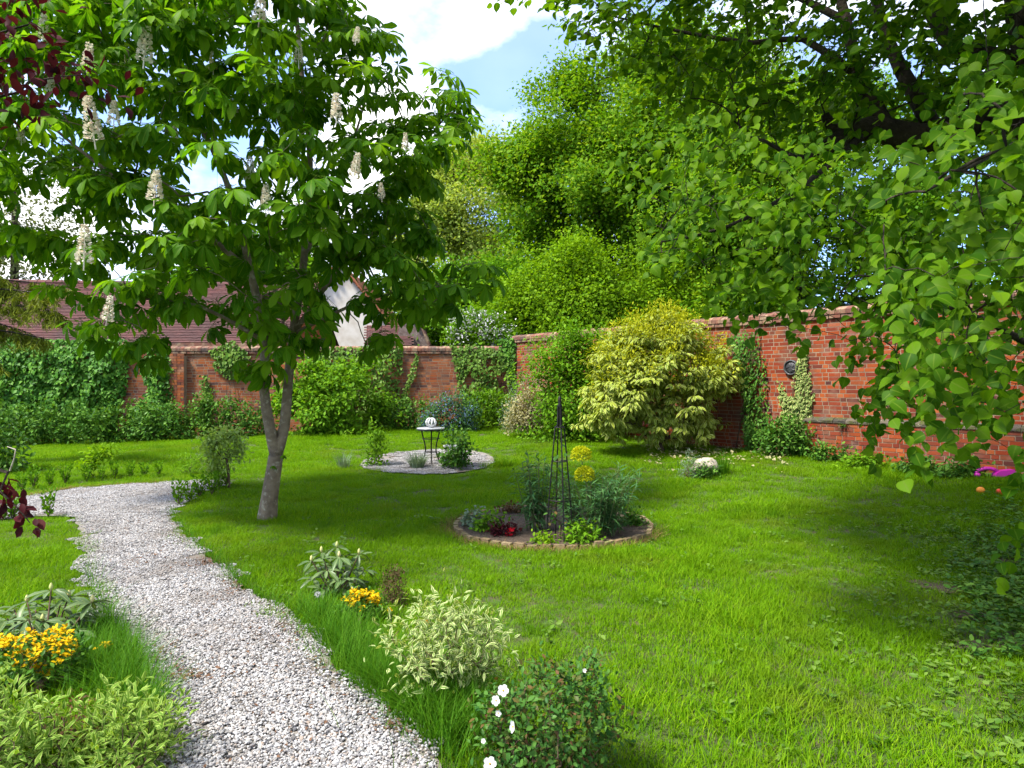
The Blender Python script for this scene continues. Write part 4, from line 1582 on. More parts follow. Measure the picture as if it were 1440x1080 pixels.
lime2 = [
    ([(870, 190), (905, 175), (1010, 165), (1120, 190), (1300, 200), (1480, 190), (1520, 560), (1340, 570), (1280, 600), (1230, 655), (1212, 600), (1190, 480), (1150, 465), (1110, 500), (1085, 470), (1040, 445), (985, 415), (930, 385), (885, 320)], 4.2, .75, 370, 8, (.046, .076), .2, 120),
    ([(1270, 150), (1420, 85), (1620, 60), (1650, 760), (1420, 790), (1395, 730), (1385, 640), (1330, 575), (1300, 665), (1265, 640), (1250, 520), (1235, 350), (1245, 240)], 3.0, .6, 225, 8, (.045, .072), .18, 120),
    ([(690, -30), (684, 0), (720, 30), (780, 10), (800, -30)], 6.6, .25, 7, 6, (.06, .09), .2, 20),
    ([(785, 20), (800, 55), (850, 95), (905, 110), (925, 60), (880, 0)], 6.3, .3, 14, 7, (.06, .09), .22, 40),
]
# unseen crown over the viewer's head, added densely to shade the leaves in view
n = 2600
OC = np.column_stack([RNG.uniform(.6, 7.5, n), RNG.uniform(-3.5, 7.6, n), np.zeros(n)])
OC[:, 2] = np.maximum(RNG.uniform(4.3, 9.4, n), EYE + .60 * np.maximum(OC[:, 1], 0) + .6 + RNG.uniform(0, 1.5, n))
tw = Skel()
LP, LD, LN, LS = [], [], [], []
allc = [OC[::4]]
P, Dd, N, S = cluster(OC, 18, 'spray', (.10, .14), .35, .25, (4.5, 4.5, 4.5), .8)
place(lime, T_SMALL, P, Dd, N, S, M['lime'], 0, rest='overhead_shade_foliage')
for poly, Y0, D, ncl, per, size, rad, ep in lime2:
    C = sample_poly(poly, ncl, Y0, D, [[(1345, 630), (1440, 636), (1440, 715), (1345, 715)]], ep, .7, .1)
    allc.append(C)
    P, Dd, N, S = cluster(C, per, 'spray', size, rad, .35, (4.5, 5.0, 4.2), .55)
    N = norm(N + np.array([-.1, -.35, .1]))
    LP.append(P); LD.append(Dd); LN.append(N); LS.append(S)
for pts, rr, st in ll[6:]:
    tw.limb(pts, rr)
tw.grow(np.vstack(allc), bow=.06, up=.3)
big, small = tw.build(.0022, .42)
small.build('twigs', M['bark_dark'], lime, True, kind='stuff')
LP, LD, LN, LS = np.vstack(LP), np.vstack(LD), np.vstack(LN), np.concatenate(LS)
place(lime, T_LIMEN, LP, LD, LN, LS, M['lime'], 300, rest='hanging_foliage')

# ================================================================== copper leaved tree, upper left
cop_base = Vector((-7.8, 4.6, 0))
cl_ = [([cop_base, Vector((-7.6, 4.6, 1.6)), Vector((-7.3, 4.6, 3.2)), Vector((-7.0, 4.6, 4.6))], [.12, .10, .08, .03], None),
       ([Vector((-7.3, 4.6, 3.2)), px(-60, 150, 4.9), px(40, 115, 5.0), px(120, 105, 5.0)], [.014, .010, .007, .003], 1),
       ([Vector((-7.4, 4.6, 2.6)), px(-50, 60, 5.0), px(40, 40, 5.1)], [.03, .01, .003], 1),
       ([Vector((-7.65, 4.6, 1.2)), px(-80, 640, 4.3), px(0, 690, 4.2), px(42, 735, 4.2)], [.02, .012, .007, .003], 1)]
cop, _c = plant('copper_tree', 'copper leaved tree reaching in at the top left corner with dark red leaves', 'tree',
                [(-200, 0), (-30, -10), (20, 12), (90, 38), (88, 75), (110, 95), (145, 118), (130, 132), (70, 118), (52, 140), (30, 150), (-30, 145), (-200, 160)], 5.0, .5, 62, 9, T_OVAL, (.075, .12), 'copper',
                mode='ball', rad=.11, droop=.3, base=cop_base, bark='bark_dark', limbs=cl_, nparts=150, edgepx=50, rt=.003)
C = np.array([tuple(px(x, y, 4.2 + RNG.normal(0, .1))) for x, y in ((-20, 690), (0, 694), (12, 692), (22, 700), (32, 706), (26, 716), (38, 722), (46, 738), (-10, 706), (-25, 700))])
P, Dd, N, S = cluster(C, 5, 'ball', (.06, .10), .045, .6, (-4, 4.2, 1.5))
place(cop, T_OVAL, P, Dd, N, S, M['copper'], 40, rest='low_foliage')

# ================================================================== trees beyond the wall
def far_tree(label, poly, Y0, D, ncl, per, size, rad, mat, bx, clumps=.2, name='tree', edgepx=110, group='trees beyond the wall', bough=None, hole=None):
    b = px(bx, 540, Y0); b.z = gz(b.x, b.y)
    A = np.array(poly, float)
    top = A[:, 1].min()
    mid = px(A[:, 0].mean(), (A[:, 1].max() + top) / 2, Y0)
    tp = px(A[:, 0].mean(), top + (A[:, 1].max() - top) * .15, Y0)
    hgt = tp.z
    lim = [([b, b * .6 + mid * .4 + Vector((0, 0, .2)), mid, tp], [hgt * .024, hgt * .019, hgt * .013, hgt * .004], None)]
    return plant(name, label, 'tree', poly, Y0, D, ncl, per, T_BG, size, mat, mode='ball', rad=rad, droop=.15, base=b, bark='bark_dark', limbs=lim, rt=.007, expo=.45, clumps=clumps, edgepx=edgepx, group=group, updir=.6, bias=.5, hole=hole, bough=bough)


far_tree('tall bright green tree with a broad airy crown just right of the blue sky', [(706, 480), (702, 400), (718, 345), (708, 290), (728, 258), (716, 215), (742, 196), (744, 160), (772, 142), (792, 108), (818, 100), (826, 72), (835, 58), (860, 75), (900, 40), (960, 20), (1060, 60), (1110, 200), (1110, 440), (1000, 470)], 31, 4.5, 2600, 115, (.11, .21), .36, 'tree_bright', 850, .3, bough=(.8, .8, .42))
far_tree('pale yellow green tree far behind the wall, left of the tall bright green one', [(548, 440), (553, 350), (575, 290), (600, 240), (612, 205), (640, 185), (675, 190), (712, 225), (726, 300), (716, 430), (650, 470)], 44, 4.5, 760, 90, (.14, .26), .45, 'tree_pale', 640, .6, bough=(.9, .9, .4))
far_tree('mid green bushy tree behind the wall at the top of the lean-to roof', [(575, 495), (588, 430), (615, 395), (640, 370), (690, 365), (720, 400), (745, 480)], 27, 2.0, 420, 90, (.09, .17), .28, 'tree_mid', 650, .2, bough=(.4, .4, .2))
far_tree('bushy spring green tree leaning over the wall below the tall bright crown', [(690, 485), (700, 440), (716, 410), (735, 420), (758, 372), (785, 395), (812, 330), (840, 352), (862, 400), (900, 350), (930, 395), (965, 375), (1010, 452), (960, 470), (860, 470)], 24, 1.8, 720, 95, (.08, .15), .24, 'tree_lime', 800, .0, bough=(.5, .5, .36))
far_tree('dense green tree behind the golden bush and the climber on the right wall', [(950, 470), (942, 330), (985, 190), (1090, 110), (1250, 130), (1310, 300), (1310, 460)], 25, 3.0, 1300, 95, (.09, .17), .30, 'tree_bright', 1120, .45, bough=(.55, .55, .24))
far_tree('mid green tree at the far right behind the wall and the hanging lime leaves', [(1210, 480), (1220, 240), (1300, 130), (1500, 90), (1800, 120), (1850, 470)], 22, 3.0, 900, 80, (.10, .19), .36, 'tree_mid', 1450, .2, bough=(.5, .5, .25))
far_tree('thin pale distant tree on the far left above the tiled roof', [(-90, 400), (-100, 260), (-40, 225), (40, 232), (100, 260), (125, 330), (110, 400)], 42, 2.5, 170, 34, (.18, .30), .7, 'far_tree', 20, .5)
far_tree('round green tree hidden mostly behind the chestnut crown', [(230, 470), (240, 380), (300, 330), (380, 320), (440, 360), (455, 470)], 38, 3.0, 220, 60, (.24, .4), .7, 'tree_mid', 340, .3)
# white flowering shrub that tops the wall
vb, VC = plant('flowering_shrub', 'white flowering shrub showing above the wall beside the corner', 'shrub', [(632, 488), (640, 455), (668, 440), (700, 448), (720, 470), (722, 490)], 22.5, .7, 80, 46, T_SMALL, (.09, .16), 'bright_shrub', rad=.2)
fl = VC[RNG.random(len(VC)) < .7]
P, Dd, N, S = cluster(fl, 16, 'ball', (.06, .11), .11, -.2, (px(680, 500, 22.5)))
place(vb, T_SMALL, P - np.array([0, .25, -.1]), Dd, N, S, M['white_petal'], rest='blossom')

# drooping conifer branches on the far left
kb = px(-110, 540, 13.5); kb.z = gz(kb.x, kb.y)
con = thing('conifer', 'yellow green conifer with drooping feathery branches at the left edge in front of the roof', 'tree', kb)
tk = MB(); tk.tube([kb, kb + Vector((.1, 0, 2.5)), kb + Vector((.2, 0, 6.5))], [.22, .17, .06], 9)
tk.build('trunk', M['bark_dark'], con, True)
bm_, P, Dd = MB(), [], []
for (x0, y0, x1, y1, n) in ((-105, 395, 100, 405, 60), (-105, 410, 75, 415, 70), (-105, 425, 85, 440, 60), (-105, 440, 45, 470, 50), (-105, 460, 70, 478, 40), (-105, 380, 20, 402, 36), (-105, 300, -10, 360, 40), (-105, 250, -40, 300, 40), (-105, 350, 0, 385, 36), (-105, 490, 0, 510, 30)):
    a, b = px(x0, y0, 13.5), px(x1, y1, 13.0 + RNG.uniform(-.5, .3))
    m = (a + b) / 2 + Vector((0, 0, .18))
    pts = [a * (1 - t) ** 2 + m * 2 * t * (1 - t) + b * t * t for t in np.linspace(0, 1, 8)]
    bm_.tube(pts, np.linspace(.035, .006, 8), 5)
    for k in range(n):
        t = RNG.uniform(.1, 1)
        q = a * (1 - t) ** 2 + m * 2 * t * (1 - t) + b * t * t
        L = RNG.uniform(.25, .7) * (1.1 - t * .6)
        dx, dy = RNG.normal(.12, .16), RNG.normal(0, .2)
        e = q + Vector((dx * L * 2, dy * L * 2, -L * .8))
        bm_.tube([q, (q + e) / 2 + Vector((dx * .1, 0, .04)), e], [.006, .004, .002], 3, cap=False)
        for j in range(44):
            s = RNG.random()
            w = q * (1 - s) + e * s
            P.append(tuple(w + Vector(RNG.normal(0, .018, 3).tolist())))
            Dd.append((RNG.normal(0, .6) + dx, RNG.normal(0, .6), -.7))
bm_.build('branchwork', M['bark_dark'], con, True, kind='stuff')
P, Dd = np.array(P), np.array(Dd)
place(con, T_NARROW, P, Dd, RNG.normal(0, 1, P.shape) + np.array([0, -.5, .5]), RNG.uniform(.09, .17, len(P)), M['conifer'], rest='needles')


# ================================================================== ivy on the walls
def ivy(label, poly, n, size, mat, plane='back', bulge=.14, stems=5, holes=None, name='ivy', fade=0.0, tmpl=T_IVY):
    q = np.zeros((0, 2))
    A = np.array(poly, float)
    while len(q) < n:
        c = RNG.uniform(A.min(0), A.max(0), (n * 2, 2))
        m = inpoly(c[:, 0], c[:, 1], poly)
        if fade > 0:
            m &= RNG.random(len(c)) < np.clip(polydist(c[:, 0], c[:, 1], poly) / fade, .12, 1)
        for h in holes or ():
            m &= ~inpoly(c[:, 0], c[:, 1], h)
        q = np.vstack([q, c[m]])
    q = q[:n]
    thick = bulge * np.clip(polydist(q[:, 0], q[:, 1], poly) / 22, .12, 1)
    u = (q[:, 0] - 720) / F
    if plane == 'back':
        Y = np.full(n, 19.58)
        X = u * Y
        nx, ny = 0., -1.
        Y = Y - .06 * (X < -9.3)
    else:
        t = (u * WA[1] - WA[0]) / (WD[0] - WD[1] * u)
        X, Y = WA[0] + WD[0] * t, WA[1] + WD[1] * t
        nx, ny = WN
    Z = EYE + (540 - q[:, 1]) / F * Y
    Z = np.maximum(Z, ground(X, Y) + .05)
    o = thick * RNG.uniform(.2, 1.15, n) + .03
    lump = .5 + .5 * np.sin(X * 5 + Z * 3) * np.sin(Z * 6.1 - X * 2)
    o = o * (.6 + .8 * lump)
    P = np.stack([X + nx * o, Y + ny * o, Z], 1)
    D = np.stack([RNG.normal(0, .55, n), RNG.normal(0, .25, n), RNG.normal(-.75, .3, n)], 1) + .4 * np.array([nx, ny, 0])
    N = np.array([nx, ny, .55]) + RNG.normal(0, .38, (n, 3))
    i0 = int(np.argmax(q[:, 1]))
    root = thing(name, label, 'ivy', (float(X.mean()), float(Y[i0]), float(ground(X.mean(), Y[i0]))))
    st = MB()
    for k in range(stems):
        i, j = RNG.integers(0, n, 2)
        a = P[i].copy(); a[2] = ground(a[0], a[1])
        a[:2] -= np.array([nx, ny]) * (o[i] - .03)
        b = P[j].copy(); b[:2] -= np.array([nx, ny]) * (o[j] - .03)
        b[0] = a[0] * .6 + b[0] * .4
        st.tube([a, (a + b) / 2 + np.array([.06, 0, .05]), b], [.014, .01, .004], 4)
    if st.v:
        st.build('vine_stem', M['twig'], root, True, kind='stuff')
    place(root, tmpl, P, D, N, RNG.uniform(size[0], size[1], n), M[mat])
    return root


ivy('thick dark glossy ivy blanketing the back wall at the far left below the tiled roof', [(-130, 490), (-60, 478), (20, 474), (120, 478), (172, 474), (192, 486), (180, 512), (182, 540), (170, 575), (158, 612), (-130, 625)], 11000, (.085, .14), 'ivy', bulge=.2)
ivy('ivy column climbing the wall left of the brick pier, widening towards its foot', [(206, 500), (222, 486), (238, 488), (246, 520), (250, 560), (256, 610), (170, 615), (185, 580), (212, 548), (200, 524)], 1500, (.075, .13), 'ivy', bulge=.22)
ivy('small sprig of ivy on the bare brick right of the pier', [(280, 528), (296, 526), (298, 560), (300, 600), (270, 600), (284, 560)], 320, (.065, .11), 'ivy_light', bulge=.08, stems=2, fade=6)
ivy('ivy spilling over the wall top beside the chestnut trunk', [(296, 492), (330, 478), (352, 500), (346, 530), (322, 532), (300, 515)], 500, (.075, .12), 'ivy_light', bulge=.15, stems=2)
ivy('light green ivy over the wall top below the white cottage', [(430, 500), (470, 488), (565, 484), (566, 515), (562, 545), (556, 600), (500, 600), (440, 600)], 2400, (.07, .115), 'ivy_light', bulge=.22)
ivy('thin trailing strand of ivy alone on the bare bricks', [(574, 585), (563, 560), (572, 535), (584, 496), (592, 500), (584, 530), (574, 552), (578, 575)], 260, (.055, .09), 'ivy_light', bulge=.05, stems=2, fade=3)
ivy('ragged green ivy hanging from the wall top to the left of the corner', [(634, 486), (660, 484), (715, 492), (722, 510), (724, 560), (715, 600), (660, 604), (652, 570), (645, 545), (640, 520)], 2000, (.06, .105), 'ivy_light', bulge=.14, holes=[[(683, 505), (692, 500), (690, 515), (684, 518)], [(698, 530), (712, 518), (716, 560), (706, 558)], [(652, 530), (662, 522), (668, 534), (658, 545)]])
ivy('dark ivy tuft over the corner of the two walls', [(700, 478), (716, 472), (724, 478), (724, 545), (719, 560), (712, 520), (704, 500)], 420, (.06, .10), 'ivy', bulge=.12, stems=2)
ivy('yellow and green variegated ivy climbing below the round plaque', [(1094, 532), (1104, 540), (1112, 552), (1118, 528), (1123, 496), (1128, 478), (1137, 480), (1139, 520), (1146, 555), (1143, 600), (1140, 640), (1090, 640), (1098, 600), (1098, 570)], 1900, (.04, .075), 'ivy_var', 'right', .10, fade=7, holes=[[(1106, 540), (1122, 545), (1121, 558), (1108, 556)]])
ivy('sparse dusty climber with bare stems on the red wall right of the golden bush', [(1026, 470), (1050, 462), (1072, 468), (1078, 500), (1085, 560), (1092, 610), (1088, 650), (1040, 650), (1048, 600), (1040, 540)], 1500, (.05, .085), 'dark_shrub', 'right', .3, stems=12, fade=14, name='climber', tmpl=T_OVAL)

# ================================================================== borders along the walls
def shrub(name, label, poly, Y0, D, ncl, per, tmpl, size, mat, cat='shrub', **k):
    return plant(name, label, cat, poly, Y0, D, ncl, per, tmpl, size, mat, **k)


shrub('shrub', 'dark leafy shrub below the thick ivy at the far left of the back border', [(-60, 640), (-50, 585), (40, 575), (110, 572), (150, 580), (160, 628), (60, 632)], 18.3, .75, 170, 30, T_OVAL, (.07, .13), 'dark_shrub', rad=.13, clumps=.1)
shrub('shrub', 'dark leafy shrub in the back border in front of the ivy column', [(140, 628), (145, 580), (190, 568), (240, 575), (268, 592), (272, 622)], 18.4, .7, 120, 30, T_OVAL, (.07, .13), 'dark_shrub', rad=.13, clumps=.1)
shrub('shrub', 'dark loose shrub in the back border left of the chestnut trunk', [(255, 622), (262, 580), (290, 558), (330, 565), (368, 575), (384, 612), (320, 618)], 18.4, .7, 130, 30, T_OVAL, (.06, .12), 'dark_shrub', rad=.13, clumps=.1)
shrub('shrub', 'bright green full shrub right of the chestnut trunk against the back wall', [(396, 620), (402, 540), (425, 515), (470, 500), (515, 508), (542, 535), (545, 590), (520, 612), (440, 618)], 18.0, 1.0, 330, 28, T_OVAL, (.08, .15), 'bright_shrub', rad=.13, clumps=.5, bough=(.2, .2, .1))
shrub('shrub', 'dark shrub at the left lawn edge with a bare pale branch', [(-70, 665), (-70, 565), (0, 570), (22, 590), (30, 630), (46, 650), (30, 662)], 12.6, .6, 90, 26, T_OVAL, (.06, .11), 'dark_shrub', rad=.11, clumps=.2)
br = MB(); br.tube([px(14, 662, 11.9), px(20, 645, 11.9), px(22, 632, 11.9), px(10, 628, 12.1)], [.018, .014, .010, .006], 5)
br.build('bare_branch', M['stone'], bpy.data.objects['shrub.004'] if 'shrub.004' in bpy.data.objects else None, True)
shrub('shrub', 'low dark green shrub at the foot of the bare bricks behind the bistro table', [(530, 605), (540, 575), (565, 562), (600, 568), (615, 585), (612, 604)], 18.3, .5, 80, 26, T_OVAL, (.06, .10), 'dark_shrub', rad=.11)
bl, BC = shrub('shrub', 'blue flowering shrub behind the bistro table against the wall', [(592, 608), (598, 575), (615, 560), (645, 558), (668, 570), (672, 608)], 17.6, .5, 150, 30, T_SMALL, (.055, .09), 'blue_green', rad=.10)
P, Dd, N, S = cluster(BC[RNG.random(len(BC)) < .6], 12, 'ball', (.035, .06), .07, -.2, px(630, 620, 17.6))
place(bl, T_SMALL, P + np.array([0, -.12, .06]), Dd, N, S, M['blue_flower'], rest='blossom')
shrub('shrub', 'tall yellow green leafy perennials in front of the ragged ivy', [(655, 600), (660, 560), (690, 552), (712, 560), (715, 600)], 18.2, .4, 70, 26, T_LANCE, (.09, .17), 'bright_shrub', rad=.10, droop=-.4)
shrub('shrub', 'blue grey soft shrub near the corner of the walls', [(708, 605), (712, 565), (728, 532), (750, 528), (768, 560), (765, 606)], 17.2, .5, 140, 40, T_NARROW, (.06, .11), 'grey_green', rad=.11, droop=-.2)
shrub('shrub', 'cream edged small leaved bush beside the tall green shrub', [(712, 604), (720, 570), (745, 548), (775, 555), (785, 604)], 16.4, .5, 150, 34, T_SMALL, (.05, .085), 'cream_var', rad=.10)
shrub('shrub', 'tall loose green shrub between the cream bush and the golden bush', [(750, 612), (746, 560), (752, 515), (762, 490), (782, 476), (800, 470), (815, 478), (845, 466), (866, 520), (858, 606), (800, 618)], 15.9, .9, 640, 28, T_OVAL, (.06, .11), 'bright_shrub', rad=.14, clumps=.3, bough=(.28, .28, .2))
gb_, GC = shrub('shrub', 'huge golden variegated evergreen bush against the right wall', [(842, 592), (838, 558), (846, 522), (856, 488), (876, 464), (908, 450), (950, 440), (980, 450), (1002, 472), (1022, 502), (1028, 545), (1016, 570), (1000, 596), (978, 604), (940, 608), (890, 600), (860, 592)], 13.6, 1.3, 1450, 12, T_GOLDL, (.10, .17), 'laurel', mode='whorl', rad=.08, droop=.45, clumps=.5, bough=(.17, .17, .08), bias=.9, nparts=300, updir=.7, edgepx=120, rt=.004)
tip = GC[(RNG.random(len(GC)) < np.clip((GC[:, 2] - 1.1) / 1.6, 0, 1)) & (GC[:, 0] < 4.3)]
P, Dd, N, S = cluster(tip, 16, 'ball', (.05, .09), .07, -.5, px(930, 600, 13.6))
place(gb_, T_LANCE, P + np.array([-.05, -.15, .12]), Dd, N, S, M['gold_tip'], rest='golden_tips')
shrub('ground_cover', 'mound of dark green ground cover at the wall foot below the variegated ivy', [(1068, 635), (1075, 605), (1100, 592), (1130, 600), (1143, 625), (1140, 642)], 12.5, .45, 90, 24, T_OVAL, (.05, .09), 'dark_shrub', cat='plant', rad=.09)
for i, (x, y, w, h, mt_, lb_) in enumerate([(1165, 645, 26, 18, 'dark_shrub', 'low weedy clump at the wall foot just right of the variegated ivy'), (1215, 655, 26, 16, 'bright_shrub', 'low bright weeds at the wall foot below the mossy ledge'),
                                      (1290, 662, 30, 14, 'dark_shrub', 'spreading low weeds at the wall foot left of the magenta toy'), (1350, 668, 30, 16, 'dark_shrub', 'dark low weeds in the shade beside the magenta toy')]):
    Yw = gp(x, y + 4).y
    shrub('weed_clump', lb_, [(x - w, y + 6), (x - w * .8, y - h * .5), (x, y - h), (x + w * .8, y - h * .5), (x + w, y + 6)], Yw, .3, 40, 20, T_OVAL, (.045, .085), mt_, cat='plant', rad=.07)
fp = wallpt(1192, 597, .06)
fern = thing('fern', 'small dark fern growing out of the mossy ledge on the right wall', 'plant', fp)
P = np.repeat(np.array([tuple(fp)]), 16, 0)
az = RNG.uniform(0, 6.28, 16)
place(fern, T_NARROW, P, np.stack([np.cos(az) * .9 + WN[0] * .5, np.sin(az) * .9 + WN[1] * .5, RNG.uniform(-.5, .5, 16)], 1), np.array([[0, 0, 1.]] * 16), RNG.uniform(.12, .24, 16), M['dark_shrub'], 16, part='frond')

# ================================================================== young plants round the gravel
gpz = gp(322, 688)
st_ = [([gpz, px(321, 660, gpz.y), px(317, 635, gpz.y)], [.022, .02, .018], None)]
plant('standard_tree', 'small pale lollipop shaped willow on a single stem beside the box edging', 'tree', [(288, 640), (290, 615), (308, 604), (330, 608), (345, 622), (340, 640), (325, 645), (318, 638), (308, 672), (298, 668)], gpz.y, .3, 90, 18, T_SMALL, (.05, .085), 'willow', rad=.07, droop=.5, base=gpz, bark='twig', limbs=st_, edgepx=25)

ord_ = ['leftmost', 'second from the left', 'third from the left', 'fourth from the left', 'fifth from the left', 'sixth from the left', 'seventh from the left', 'eighth from the left', 'ninth from the left', 'rightmost']


def box_plant(at, s):
    root = thing('box_plant', '', 'plant', at)
    n = 130
    a = RNG.uniform(0, 6.28, n); t = RNG.random(n)
    r = .07 * np.sqrt(RNG.random(n)) * (.45 + .7 * t)
    P = np.stack([at.x + r * np.cos(a), at.y + r * np.sin(a), at.z + .03 + t * .25], 1)
    D = np.stack([np.cos(a) * .6, np.sin(a) * .6, RNG.uniform(.4, 1.4, n)], 1)
    place(root, T_SMALL, P, D, RNG.normal(0, .5, (n, 3)) + np.array([0, -.3, .6]), RNG.uniform(.035, .06, n), M['tree_mid'])
    mb = MB()
    for k in range(6):
        aa = k * 1.05
        mb.tube([at, at + Vector((.03 * math.cos(aa), .03 * math.sin(aa), .1)), at + Vector((.07 * math.cos(aa), .07 * math.sin(aa), .19))], [.005, .004, .002], 4)
    mb.build('stems', M['twig'], root, True, kind='stuff')
    root.scale = (s, s, s)
    return root


bp0 = None
def put_box(x, y, s, label, group):
    global bp0
    at = gp(x, y)
    if bp0 is None:
        bp0 = o = box_plant(at, s)
    else:
        o = copy_tree(bp0)
    o.location = at
    o.rotation_euler.z = RNG.uniform(0, 6.28)
    o.scale = (s * RNG.uniform(.9, 1.1), s * RNG.uniform(.9, 1.1), s * RNG.uniform(.9, 1.15))
    o['label'] = label
    o['group'] = group


for i, (x, y, s) in enumerate([(30, 691, .9), (47, 687, 1.15), (70, 684, 1.0), (92, 681, 1.05), (122, 678, .85), (143, 677, .8), (161, 674, .95), (183, 673, 1.0), (203, 671, .9), (223, 670, .95)]):
    put_box(x, y, s, 'small box plant, %s in the row along the far gravel edge' % ord_[i], 'box plants along the far gravel edge')
for i, (x, y, s) in enumerate([(251, 711, 1.1), (266, 707, .95), (281, 701, 1.1), (298, 697, 1.15), (308, 690, 1.0), (318, 684, 1.0)]):
    put_box(x, y, s, 'small box plant, %s of those edging the lawn below the lollipop willow' % (ord_[i] if i < 5 else 'rightmost'), 'box plants edging the lawn')
for i, (x, y, s) in enumerate([(3, 733, .95), (18, 732, 1.0), (68, 729, 1.15)]):
    put_box(x, y, s, ['small box plant on the near gravel edge at the left frame edge', 'small box plant on the near gravel edge under the red leaves', 'upright box plant on the near gravel edge, apart from the other two'][i], 'box plants on the near gravel edge')

sp = gp(132, 673)
plant('sapling', 'thin yellow green sapling behind the box row on the left lawn', 'plant', [(116, 655), (128, 630), (160, 628), (158, 642), (140, 650), (130, 668)], sp.y, .2, 30, 12, T_OVAL, (.06, .10), 'tree_lime', rad=.06, base=sp, edgepx=20)
sp = gp(270, 668)
plant('low_plant', 'wispy grey green clump on the lawn left of the lollipop willow', 'plant', [(252, 668), (254, 645), (270, 636), (284, 646), (284, 668)], sp.y, .22, 40, 16, T_NARROW, (.06, .11), 'bright_shrub', rad=.06, droop=-.5, base=sp, edgepx=20)
sp = gp(530, 657)
plant('sapling', 'slender upright sapling at the left end of the gravel patch', 'plant', [(514, 655), (516, 610), (522, 595), (532, 600), (540, 615), (538, 655), (532, 660)], sp.y, .2, 70, 12, T_SMALL, (.05, .085), 'bright_shrub', rad=.06, droop=-.2, base=sp, edgepx=20)
tuft('grass_clump', 'dry tinged clump of wispy grass on the lawn left of the gravel patch', 'plant', gp(483, 659), 160, (.16, .38), .10, .010, 'grey_green')
tuft('lavender', 'grey green lavender at the front of the gravel patch left of the table', 'plant', gp(587, 659), 260, (.2, .40), .13, .014, 'grey_green', lean=.9)
sp = gp(643, 660)
rs, RC = plant('rose_bush', 'leafy green rose bush on the gravel patch just right of the bistro table', 'plant', [(622, 655), (618, 630), (628, 612), (642, 598), (655, 612), (662, 635), (656, 658)], sp.y, .3, 85, 14, T_OVAL, (.055, .09), 'dark_shrub', rad=.07, base=sp, edgepx=25)
mb = MB()
for (x, y) in ((626, 626), (632, 628), (640, 628)):
    p = px(x, y, sp.y - .3)
    n = 8
    mb.inst(T_PETAL[0], np.repeat([tuple(p)], n, 0), frames(RNG.normal(0, 1, (n, 3)), RNG.normal(0, 1, (n, 3))) * .045, RNG.random(n))
mb.build('rose_flower', M['white_petal'], rs)
tuft('low_plant', 'olive green tufty plant just right of the gravel patch', 'plant', gp(706, 657), 240, (.12, .30), .16, .012, 'tree_bright', lean=1.0)

# ---- bistro table and its white ornament
tt_ = gp(606, 653)
tb_ = thing('bistro_table', 'round metal bistro table with curved dark legs standing on the gravel patch', 'table', tt_)
TH = .70
top = MB(); top.lathe([(0, .012), (.26, .012), (.272, .008), (.275, -.004), (.268, -.016), (0, -.012)], (0, 0, TH), 36)
o = top.build('tabletop', M['iron_light'], None, True); o.parent = tb_
rimm = MB(); rimm.lathe([(.262, -.012), (.266, -.034), (.252, -.034), (.25, -.012)], (0, 0, TH), 36)
o = rimm.build('rim', M['iron'], None); o.parent = tb_
for k in range(3):
    a = math.radians(-80 + 120 * k)
    lg_ = MB()
    prof = [(.21, TH - .02), (.185, .56), (.135, .40), (.115, .28), (.135, .16), (.19, .05), (.235, 0)]
    lg_.tube([(r * math.cos(a), r * math.sin(a), z + .012) for r, z in prof], .0135, 7)
    o = lg_.build('leg', M['iron'], None, True); o.parent = tb_
for z, r in ((.50, .168), (.24, .118)):
    rg_ = MB()
    rg_.tube([(r * math.cos(a), r * math.sin(a), z) for a in np.linspace(0, 2 * math.pi, 25)], .008, 6)
    o = rg_.build('brace_ring', M['iron'], None, True); o.parent = tb_
orn = thing('ornament', 'white lacy metal ornament standing on the round bistro table', 'ornament', tt_ + Vector((.0, 0, TH + .012)))
ob = MB()
ob.lathe([(0, .0), (.05, 0), (.055, .012), (.03, .02), (.025, .03)], seg=16)
o = ob.build('foot', M['white'], None, True); o.parent = orn
for k in range(9):
    a = k * 2 * math.pi / 9
    pe = MB()
    pe.tube([(.02 * math.cos(a), .02 * math.sin(a), .02), (.085 * math.cos(a), .085 * math.sin(a), .05), (.098 * math.cos(a + .2), .098 * math.sin(a + .2), .11), (.07 * math.cos(a + .3), .07 * math.sin(a + .3), .165), (.035 * math.cos(a + .1), .035 * math.sin(a + .1), .19)], [.011, .014, .016, .013, .008], 5)
    o = pe.build('petal_scroll', M['white'], None, True); o.parent = orn
cc_ = MB(); cc_.lathe([(0, .19), (.03, .185), (.045, .165), (.03, .14), (.0, .13)], seg=12)
o = cc_.build('crown_knob', M['white'], None, True); o.parent = orn

